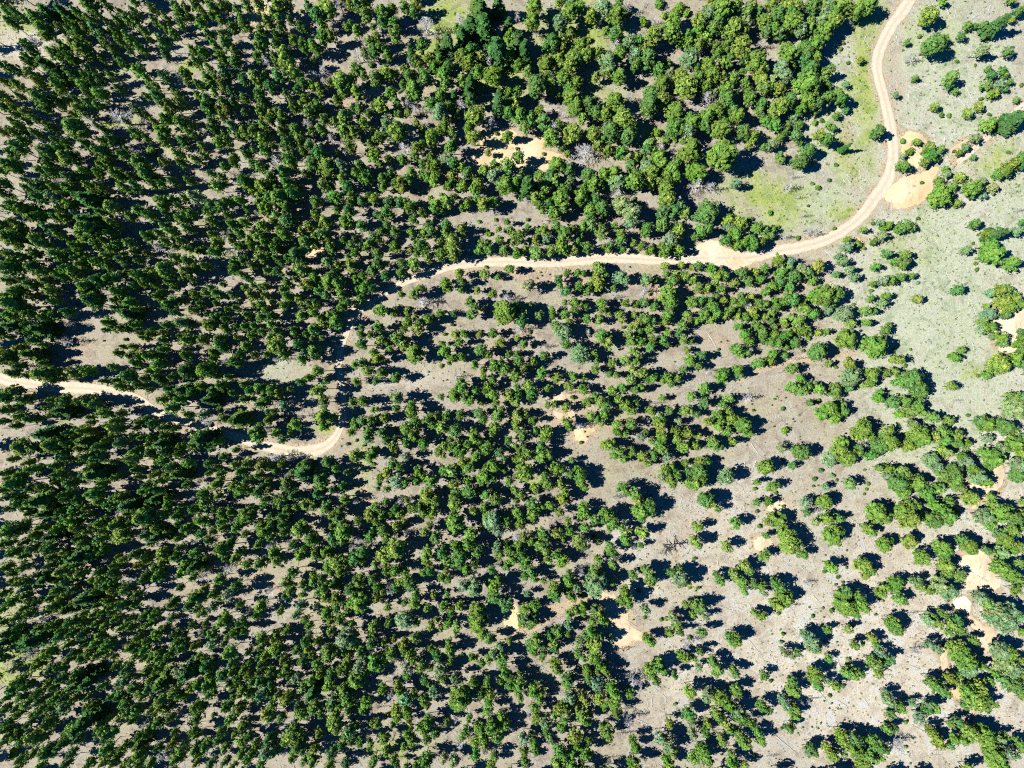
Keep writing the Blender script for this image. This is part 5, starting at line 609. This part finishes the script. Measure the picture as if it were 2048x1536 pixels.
class Labels:
    def __init__(self, items):            # items: list of (key, px, py)
        cells = {}
        for k, x, y in items:
            d = np.hypot(LMP[:, 0] - x, LMP[:, 1] - y); i = int(d.argmin())
            s = int(round(math.atan2(y - LMP[i, 1], x - LMP[i, 0]) / (math.pi / 4))) % 8
            cells.setdefault((i, s), []).append((d[i], k))
        self.out = {}
        for (i, s), l in cells.items():
            for n, (d, k) in enumerate(sorted(l)):
                o = ORD[min(n, 11)]; D = DIRS[s]
                pos = ('to the %s of' % D) if D in ('right', 'left', 'lower right', 'lower left', 'upper left', 'upper right') else D
                self.out[k] = '%s %s the %s' % ('alone' if len(l) == 1 else o, pos, LM[i][0])
    def __getitem__(self, k): return self.out[k]

def spire_p(t): return .1 + .7 * min(1, max(0, (1000 - t[0]) / 700))
def in_view(t): return -6 < t[0] < 2054 and -6 < t[1] < 1542
def kind_of(t):
    if 'd' in t[3]: return 'dead'
    if t[2] <= 6.6 or 's' in t[3]: return 'shrub'
    if 'g' in t[3] and t[2] < 13: return 'shrub'
    if 'f' in t[3]: return 'fir'
    return 'pine'
groups = {'dead': [], 'shrub': [], 'fir': [], 'pine': []}
for i, t in enumerate(TREES): groups[kind_of(t)].append(i)
print({k: len(v) for k, v in groups.items()})

def dims(t, kd, r):
    px, py, rp, fl = t
    R = rp * MPX
    if kd in ('pine', 'fir'): left = min(1, max(0, (1100 - px) / 900)); R *= .95 - .06 * left; R *= (.88 if (px > 1780 and py < 480) else 1.05 if (px > 1350 and py > 760) else 1)
    if kd == 'pine':
        H = (6.2 + 2.3 * R) * r.uniform(.88, 1.13) * (1 + .24 * left) * (1.12 if px < 640 and py < 1000 else 1); hc = .64 * H
        if R < 1.6: H *= .85; hc = .64 * H
        if px > 1500: H *= .90; hc *= .90
        if px > 1560 and py < 900 and R < 2.6: k = .7 if py < 430 else .95; H *= k; hc *= k
    elif kd == 'fir': H = (6 + 3.4 * R) * r.uniform(.9, 1.1); hc = .5 * H
    elif kd == 'dead': H = (6 + 1.6 * R) * r.uniform(.85, 1.15); hc = .6 * H
    else: R = R * 1.0; H = R * r.uniform(1.2, 1.7); hc = .5 * H
    return R, H, hc

# ------------------------------------------------------------------ source plants with parts (shared by copies)
def source(name, crown, trunk_me, ref, parts=('trunk', 'crown')):
    e = bpy.data.objects.new(name, None); ch = []
    for nm, me in zip(parts, (trunk_me, crown)):
        o = bpy.data.objects.new(nm, me); o.parent = e; ch.append(o)
    return e, ch, ref
def pine_variant(i, tone):
    base = GREENS[tone][i % len(GREENS[tone])]
    V, F, C = crown_pine(100 + i * 7 + ord(tone), 78, 17, base, .35, spire=(tone == 'p' and i % 2 == 1))
    cm = build_mesh('crown', V, F, [M_LEAF], C)
    tp = [trunk(200 + i, 12, .2, .9), limbs(300 + i, 12, 1.7, 9, .3, .8, .05, .2, 1)]
    tv, tf = join(tp); tm = build_mesh('trunk', tv, tf, [M_BARK])
    return source('pine_tree', cm, tm, (2.6, 12.0))
def fir_variant(i):
    V, F, C = crown_fir(500 + i, 110, 13, GREENS['f'][i % 3], .36)
    tv, tf = trunk(520 + i, 14, .2, .95); return source('fir_tree', build_mesh('crown', V, F, [M_LEAF], C), build_mesh('trunk', tv, tf, [M_BARK]), (2.2, 14.0))
def dead_variant(i, mat=None):
    V, F = limbs(600 + i, 10, 3.0, 46, .2, .98, .07, .25, 7) if mat is None else limbs(600 + i, 10, 4.2, 18, .2, .9, .17, .2, 5); tv, tf = trunk(620 + i, 10, .2, 1.0)
    m = mat or M_DEAD
    return source('dead_tree', build_mesh('branches', V, F, [m]), build_mesh('trunk', tv, tf, [m]), (2.7, 10.0), ('trunk', 'branches'))
def shrub_variant(i, tone):
    V, F, C = crown_shrub(700 + i, 190, GREENS[tone][i % 3], 1.0, 1.2, .2)
    tv, tf = limbs(720 + i, 1.0, .5, 6, .02, .3, .03, .9, 1)
    return source('shrub', build_mesh('leaves', V, F, [M_LEAF], C), build_mesh('stems', tv, tf, [M_BARK]), (1.0, 1.2), ('stems', 'leaves'))
SRC = {('pine', 'p'): [pine_variant(i, 'p') for i in range(10)], ('pine', 'b'): [pine_variant(i, 'b') for i in range(5)], ('pine', 'g'): [pine_variant(i, 'g') for i in range(3)],
       ('fir', 'f'): [fir_variant(i) for i in range(5)], ('dead', 'd'): [dead_variant(i) for i in range(5)], ('dead', 'db'): [dead_variant(9, M_BURNT)],
       ('shrub', 's'): [shrub_variant(i, 's') for i in range(5)], ('shrub', 'g'): [shrub_variant(i, 'g') for i in range(4)], ('shrub', 'b'): [shrub_variant(i, 'b') for i in range(3)]}
used = set()
def tone_of(t, kd):
    if kd == 'fir': return 'f'
    if kd == 'dead': return 'db' if 'b' in t[3] and t[2] > 14 and t[0] < 1400 else 'd'
    if kd == 'shrub': return 'g' if 'g' in t[3] else 'b' if 'b' in t[3] else 's'
    return 'b' if 'b' in t[3] else 'g' if 'g' in t[3] else 'p'
def place(i, kd, label, cat, group):
    t = TREES[i]; r = np.random.default_rng(9000 + i); tn = tone_of(t, kd); L = SRC[(kd, tn)]; k = int(r.integers(0, len(L)))
    if kd == 'pine' and tn == 'p': k = k // 2 * 2 + (r.random() < spire_p(t))
    e, ch, ref = L[k]; key = (kd, tn, k)
    R, H, hc = dims(t, kd, r); x, y, z = solve(t[0], t[1], hc)
    if key in used:
        e2 = e.copy(); c2 = [c.copy() for c in ch]
        for c in c2: c.parent = e2
    else: e2, c2 = e, ch; used.add(key)
    col.objects.link(e2)
    for c in c2: col.objects.link(c)
    e2.location = (float(x), float(y), float(z) - .05)
    e2.rotation_euler = (r.normal(0, .025), r.normal(0, .025), r.uniform(0, 6.28))
    s = R / ref[0]; e2.scale = (s * r.uniform(.92, 1.08), s * r.uniform(.92, 1.08), H / ref[1])
    tag(e2, label, cat, group)
    return e2

SIZEW = lambda R: 'huge' if R > 4.6 else 'broad' if R > 3.6 else 'medium' if R > 2.7 else 'slender'
TONEW = {'p': 'olive', 'b': 'bluish', 'g': 'bright', 's': 'dark green'}
vis = {k: [i for i in v if in_view(TREES[i])] for k, v in groups.items()}
R_of = {i: dims(TREES[i], 'pine', np.random.default_rng(9000 + i))[0] for i in vis['pine']}
big = sorted(vis['pine'], key=lambda i: -R_of[i])[:300]
lb = Labels([(i, TREES[i][0], TREES[i][1]) for i in big])
for i in big:
    place(i, 'pine', '%s %s pine, %s' % (SIZEW(R_of[i]), TONEW[tone_of(TREES[i], 'pine')], lb[i]), 'pine tree', 'large pines in the open forest')
lb = Labels([(i, TREES[i][0], TREES[i][1]) for i in vis['fir']])
for i in vis['fir']: place(i, 'fir', 'dark pointed fir, %s' % lb[i], 'fir tree', 'dark conical firs')
lb = Labels([(i, TREES[i][0], TREES[i][1]) for i in vis['dead']])
for i in vis['dead']:
    b = tone_of(TREES[i], 'dead') == 'db'
    place(i, 'dead', 'burnt black leafless snag in the dry clearing right of centre' if b else 'grey dead tree, %s' % lb[i], 'dead tree', 'bare dead trees')
sh = sorted(vis['shrub'], key=lambda i: -TREES[i][2])[:300]
lb = Labels([(i, TREES[i][0], TREES[i][1]) for i in sh])
for i in sh: place(i, 'shrub', '%s shrub, %s' % ({'g': 'bright leafy', 's': 'small green', 'b': 'pale greenish'}[tone_of(TREES[i], 'shrub')], lb[i]), 'shrub', 'shrubs on open ground')

# ------------------------------------------------------------------ the rest of the forest: one object
def merge(idx, kd, variants, name, mats, label, group=None, catname='trees', trunkmat=True):
    VV = []; FF = []; CC = []; MI = []; o = 0
    for i in idx:
        t = TREES[i]; r = np.random.default_rng(9000 + i); r.integers(0, 5)
        R, H, hc = dims(t, kd, r); x, y, z = solve(t[0], t[1], hc)
        L = variants[tone_of(t, kd)]; k = int(r.integers(0, len(L)))
        if kd == 'pine' and tone_of(t, kd) == 'p': k = k // 2 * 2 + (r.random() < spire_p(t))
        V, F, C, nleaf, ref = L[k]
        a = r.uniform(0, 6.28); ca, sa = math.cos(a), math.sin(a); s = R / ref[0]; sx, sy = s * r.uniform(.9, 1.1), s * r.uniform(.9, 1.1); h = H / ref[1]
        lx, ly = r.normal(0, .03, 2)
        X = V[:, 0] * sx; Y = V[:, 1] * sy; Z = V[:, 2] * h
        v = np.stack([X * ca - Y * sa + Z * lx + x, X * sa + Y * ca + Z * ly + y, Z + z - .05], 1)
        VV.append(v.astype(np.float32)); FF.append(F + o); o += len(V)
        tint = np.array((r.uniform(.84, 1.18), r.uniform(.9, 1.08), r.uniform(.8, 1.25))) * r.uniform(.86, 1.12)
        CC.append((C * tint).astype(np.float32)); m = np.zeros(len(F), int); m[nleaf:] = 1; MI.append(m)
    me = build_mesh(name, np.concatenate(VV), np.concatenate(FF), mats, np.concatenate(CC), np.concatenate(MI))
    o = link(name, me); tag(o, label, catname, group, 'stuff'); print(name, len(me.polygons))
def stuff_pine(i, tone):
    base = GREENS[tone][i % len(GREENS[tone])]
    V, F, C = crown_pine(1000 + i * 3 + ord(tone), 44, 11, base, .42, spire=(tone == 'p' and i % 2 == 1))
    tv, tf = trunk(1100 + i, 12, .19, .85, 4)
    V2, F2 = join([(V, F), (tv, tf)]); return V2, F2, np.concatenate([C, np.full((len(tv), 3), .05)]), len(F), (2.6, 12.0)
def stuff_shrub(i, tone):
    V, F, C = crown_shrub(1200 + i, 90, GREENS[tone][i % 3], 1, 1.2, .26); return V, F, C, len(F), (1.0, 1.2)
def stuff_fir(i):
    V, F, C = crown_fir(1300 + i, 50, 10, GREENS['f'][i % 3], .45); return V, F, C, len(F), (2.2, 14.0)
bigset = set(big) | set(sh) | set(vis['fir']) | set(vis['dead'])
rest = [i for i in groups['pine'] if i not in bigset]
merge(rest, 'pine', {'p': [stuff_pine(i, 'p') for i in range(24)], 'b': [stuff_pine(i, 'b') for i in range(8)], 'g': [stuff_pine(i, 'g') for i in range(4)]}, 'pine_forest', [M_LEAF, M_BARK],
      'mass of smaller olive green pines filling the wood between the large ones', catname='forest')
srest = [i for i in groups['shrub'] if i not in bigset]
if srest: merge(srest, 'shrub', {'s': [stuff_shrub(i, 's') for i in range(5)], 'g': [stuff_shrub(i, 'g') for i in range(4)], 'b': [stuff_shrub(i, 'b') for i in range(3)]}, 'undergrowth', [M_LEAF],
      'scattered tiny green bushes among the trees', catname='undergrowth')

# ------------------------------------------------------------------ low growth and litter (stuff)
TP = np.array([(t[0], t[1], t[2]) for t in TREES])
def scatter(n, dens, seed):
    r = np.random.default_rng(seed); x = r.uniform(-40, 2088, n * 3); y = r.uniform(-40, 1576, n * 3)
    k = dens(x, y); m = r.random(n * 3) < k; x = x[m][:n]; y = y[m][:n]
    rd = polydist(x, y, ROAD); pd = pit_dist(x, y); ok = (rd > 3) & (pd > 1); return x[ok], y[ok], r
def open_dens(x, y):
    a, b, c, d = zones(x, y); return np.clip(.12 + .5 * d + .25 * a + .6 * b, 0, 1)
def low_growth():
    x, y, r = scatter(17000, open_dens, 31); wx, wy = p2w(x, y); n = len(x); k = 7
    s = r.uniform(.16, .5, n) ** 1.0
    ci = np.repeat(np.arange(n), k); d = r.normal(0, 1, (n * k, 3)); d[:, 2] = abs(d[:, 2]); d /= np.linalg.norm(d, axis=1)[:, None]
    p = np.stack([wx, wy, height(wx, wy)], 1)[ci] + d * s[ci][:, None] * np.array((1, 1, .7))
    v, f = leaf_tris(p, d, s[ci][:, None] * .62, r)
    pal = np.array([(.10, .13, .09), (.12, .14, .11), (.07, .11, .035), (.10, .16, .03), (.16, .15, .09), (.13, .19, .06)])
    c = pal[r.integers(0, len(pal), n)] * r.uniform(.7, 1.25, (n, 1))
    a, b, c3, d4 = zones(x, y); c = np.where((b > .4)[:, None], c * np.array((.9, 1.35, .5)), c)
    tag(link('low_growth', build_mesh('low_growth', v, f, [M_LEAF], np.repeat(c[ci], 3, axis=0))), 'low sagebrush and grass tufts dotting the open ground', 'ground cover', None, 'stuff')
low_growth()
def litter():
    def dens(x, y):
        n = fbm(x + 777, y + 222, 45, 3); return np.clip((n - .50) * 7, .02, 1) * (1 - .75 * zones(x, y)[0])
    x, y, r = scatter(15000, dens, 77); wx, wy = p2w(x, y); n = len(x); z = height(wx, wy)
    L = r.uniform(.5, 3.4, n) ** 1.1; a = r.normal(2.3, .8, n); w_ = r.uniform(.02, .085, n)
    dx, dy = np.cos(a), np.sin(a); h = r.uniform(.05, .3, n)
    def P(s, o, up): return np.stack([wx + dx * L * s - dy * w_ * o, wy + dy * L * s + dx * w_ * o, z + up], 1)
    V = np.stack([P(-.5, -1, .03), P(-.5, 1, .03), P(.5, .6, h), P(.5, -.6, h), P(0, 0, h * .6 + .12)], 1).reshape(-1, 3)
    b = np.arange(n)[:, None] * 5
    F = np.concatenate([b + np.array(q) for q in ((0, 1, 4), (1, 2, 4), (2, 3, 4), (3, 0, 4))])
    tag(link('branch_litter', build_mesh('branch_litter', V, F, [M_LOG])), 'pale dead twigs and branch litter strewn over the ground', 'branch litter', None, 'stuff')
litter()

# ------------------------------------------------------------------ fallen logs
LOGS = [(859, 19, 894, 0), (869, 35, 914, 15), (880, 34, 904, 46), (1816, 181, 1824, 188), (1826, 173, 1858, 185), (1928, 168, 1948, 207), (1728, 197, 1726, 213), (1721, 225, 1708, 266), (1970, 42, 1984, 30),
 (1256, 1231, 1259, 1260), (1270, 1234, 1274, 1262), (1309, 1188, 1332, 1220), (1306, 1238, 1324, 1224), (1469, 1188, 1441, 1207), (1499, 1282, 1522, 1312), (1553, 1474, 1593, 1507), (1583, 1402, 1630, 1415), (1946, 1212, 1961, 1234),
 (1672, 960, 1700, 1008), (1696, 1033, 1728, 1058), (1743, 1083, 1758, 1110), (1446, 773, 1462, 786), (1503, 887, 1524, 915), (1411, 661, 1436, 706), (1416, 668, 1434, 700), (1418, 738, 1410, 762),
 (1696, 506, 1716, 531), (1686, 554, 1731, 586), (1661, 566, 1678, 574), (1836, 464, 1868, 494), (1818, 479, 1831, 499), (1946, 494, 1961, 511), (1938, 604, 1948, 639), (1943, 606, 1956, 636), (1823, 559, 1821, 594), (1743, 544, 1756, 554),
 (754, 809, 780, 788), (288, 824, 310, 834), (447, 1407, 462, 1392), (140, 1514, 160, 1518), (1120, 590, 1128, 602), (1118, 607, 1128, 620), (1254, 192, 1272, 192), (1086, 216, 1128, 220), (1370, 106, 1364, 126), (1098, 215, 1132, 226),
 (1540, 1152, 1530, 1120), (1730, 1400, 1745, 1420), (1640, 1385, 1662, 1410), (1750, 1290, 1760, 1312), (1834, 1222, 1846, 1246), (1420, 1030, 1402, 1034), (1400, 1005, 1420, 1018)]
r = np.random.default_rng(55)
cand = []
while len(LOGS) + len(cand) < 270:
    x = r.uniform(20, 2030); y = r.uniform(10, 1520)
    dn = .15 + .8 * (x > 1250) * (x > 1250 + .4 * (y - 700) * 0) + (.4 if 1600 < x else 0)
    if r.random() > dn: continue
    if (np.hypot(TP[:, 0] - x, TP[:, 1] - y) < TP[:, 2] + 5).any(): continue
    if np.hypot(ROAD[:, 0] - x, ROAD[:, 1] - y).min() < 24: continue
    a = r.normal(.75, .7); L = r.uniform(10, 32)
    cand.append((x - math.cos(a) * L / 2, y - math.sin(a) * L / 2, x + math.cos(a) * L / 2, y + math.sin(a) * L / 2))
LOGS += cand
lb = Labels([(i, (l[0] + l[2]) / 2, (l[1] + l[3]) / 2) for i, l in enumerate(LOGS)])
for i, l in enumerate(LOGS):
    r = np.random.default_rng(4000 + i); x0, y0 = p2w(l[0], l[1]); x1, y1 = p2w(l[2], l[3]); n = 5
    P = []; th = r.uniform(.09, .19); b = r.normal(0, .25)
    for k in range(n + 1):
        t = k / n; x = x0 + (x1 - x0) * t; y = y0 + (y1 - y0) * t; L = math.hypot(x1 - x0, y1 - y0)
        o = b * math.sin(math.pi * t); x += -o * (y1 - y0) / L; y += o * (x1 - x0) / L
        P.append(np.array((x, y, float(height(x, y)) + th * .8 + .04)))
    o0 = P[0].copy(); P = [p - o0 for p in P]
    parts = [prism(P[k], P[k + 1], th * (1 - .6 * k / n), th * (1 - .6 * (k + 1) / n), 6) for k in range(n)]
    for k in range(int(r.integers(3, 9))):
        t = r.uniform(.3, .95); p = P[0] + (P[-1] - P[0]) * t; a = math.atan2(P[-1][1], P[-1][0]) + r.choice([-1, 1]) * r.uniform(.6, 1.3); s = r.uniform(.5, 1.6)
        parts.append(prism(p, p + s * np.array((math.cos(a), math.sin(a), r.uniform(-.02, .35))), .05, .02, 3))
    V, F = join(parts); o = link('fallen_log', build_mesh('fallen_log', V, F, [M_LOG])); o.location = tuple(o0)
    tag(o, 'grey fallen log, %s' % lb[i], 'fallen log', 'fallen logs on the ground')
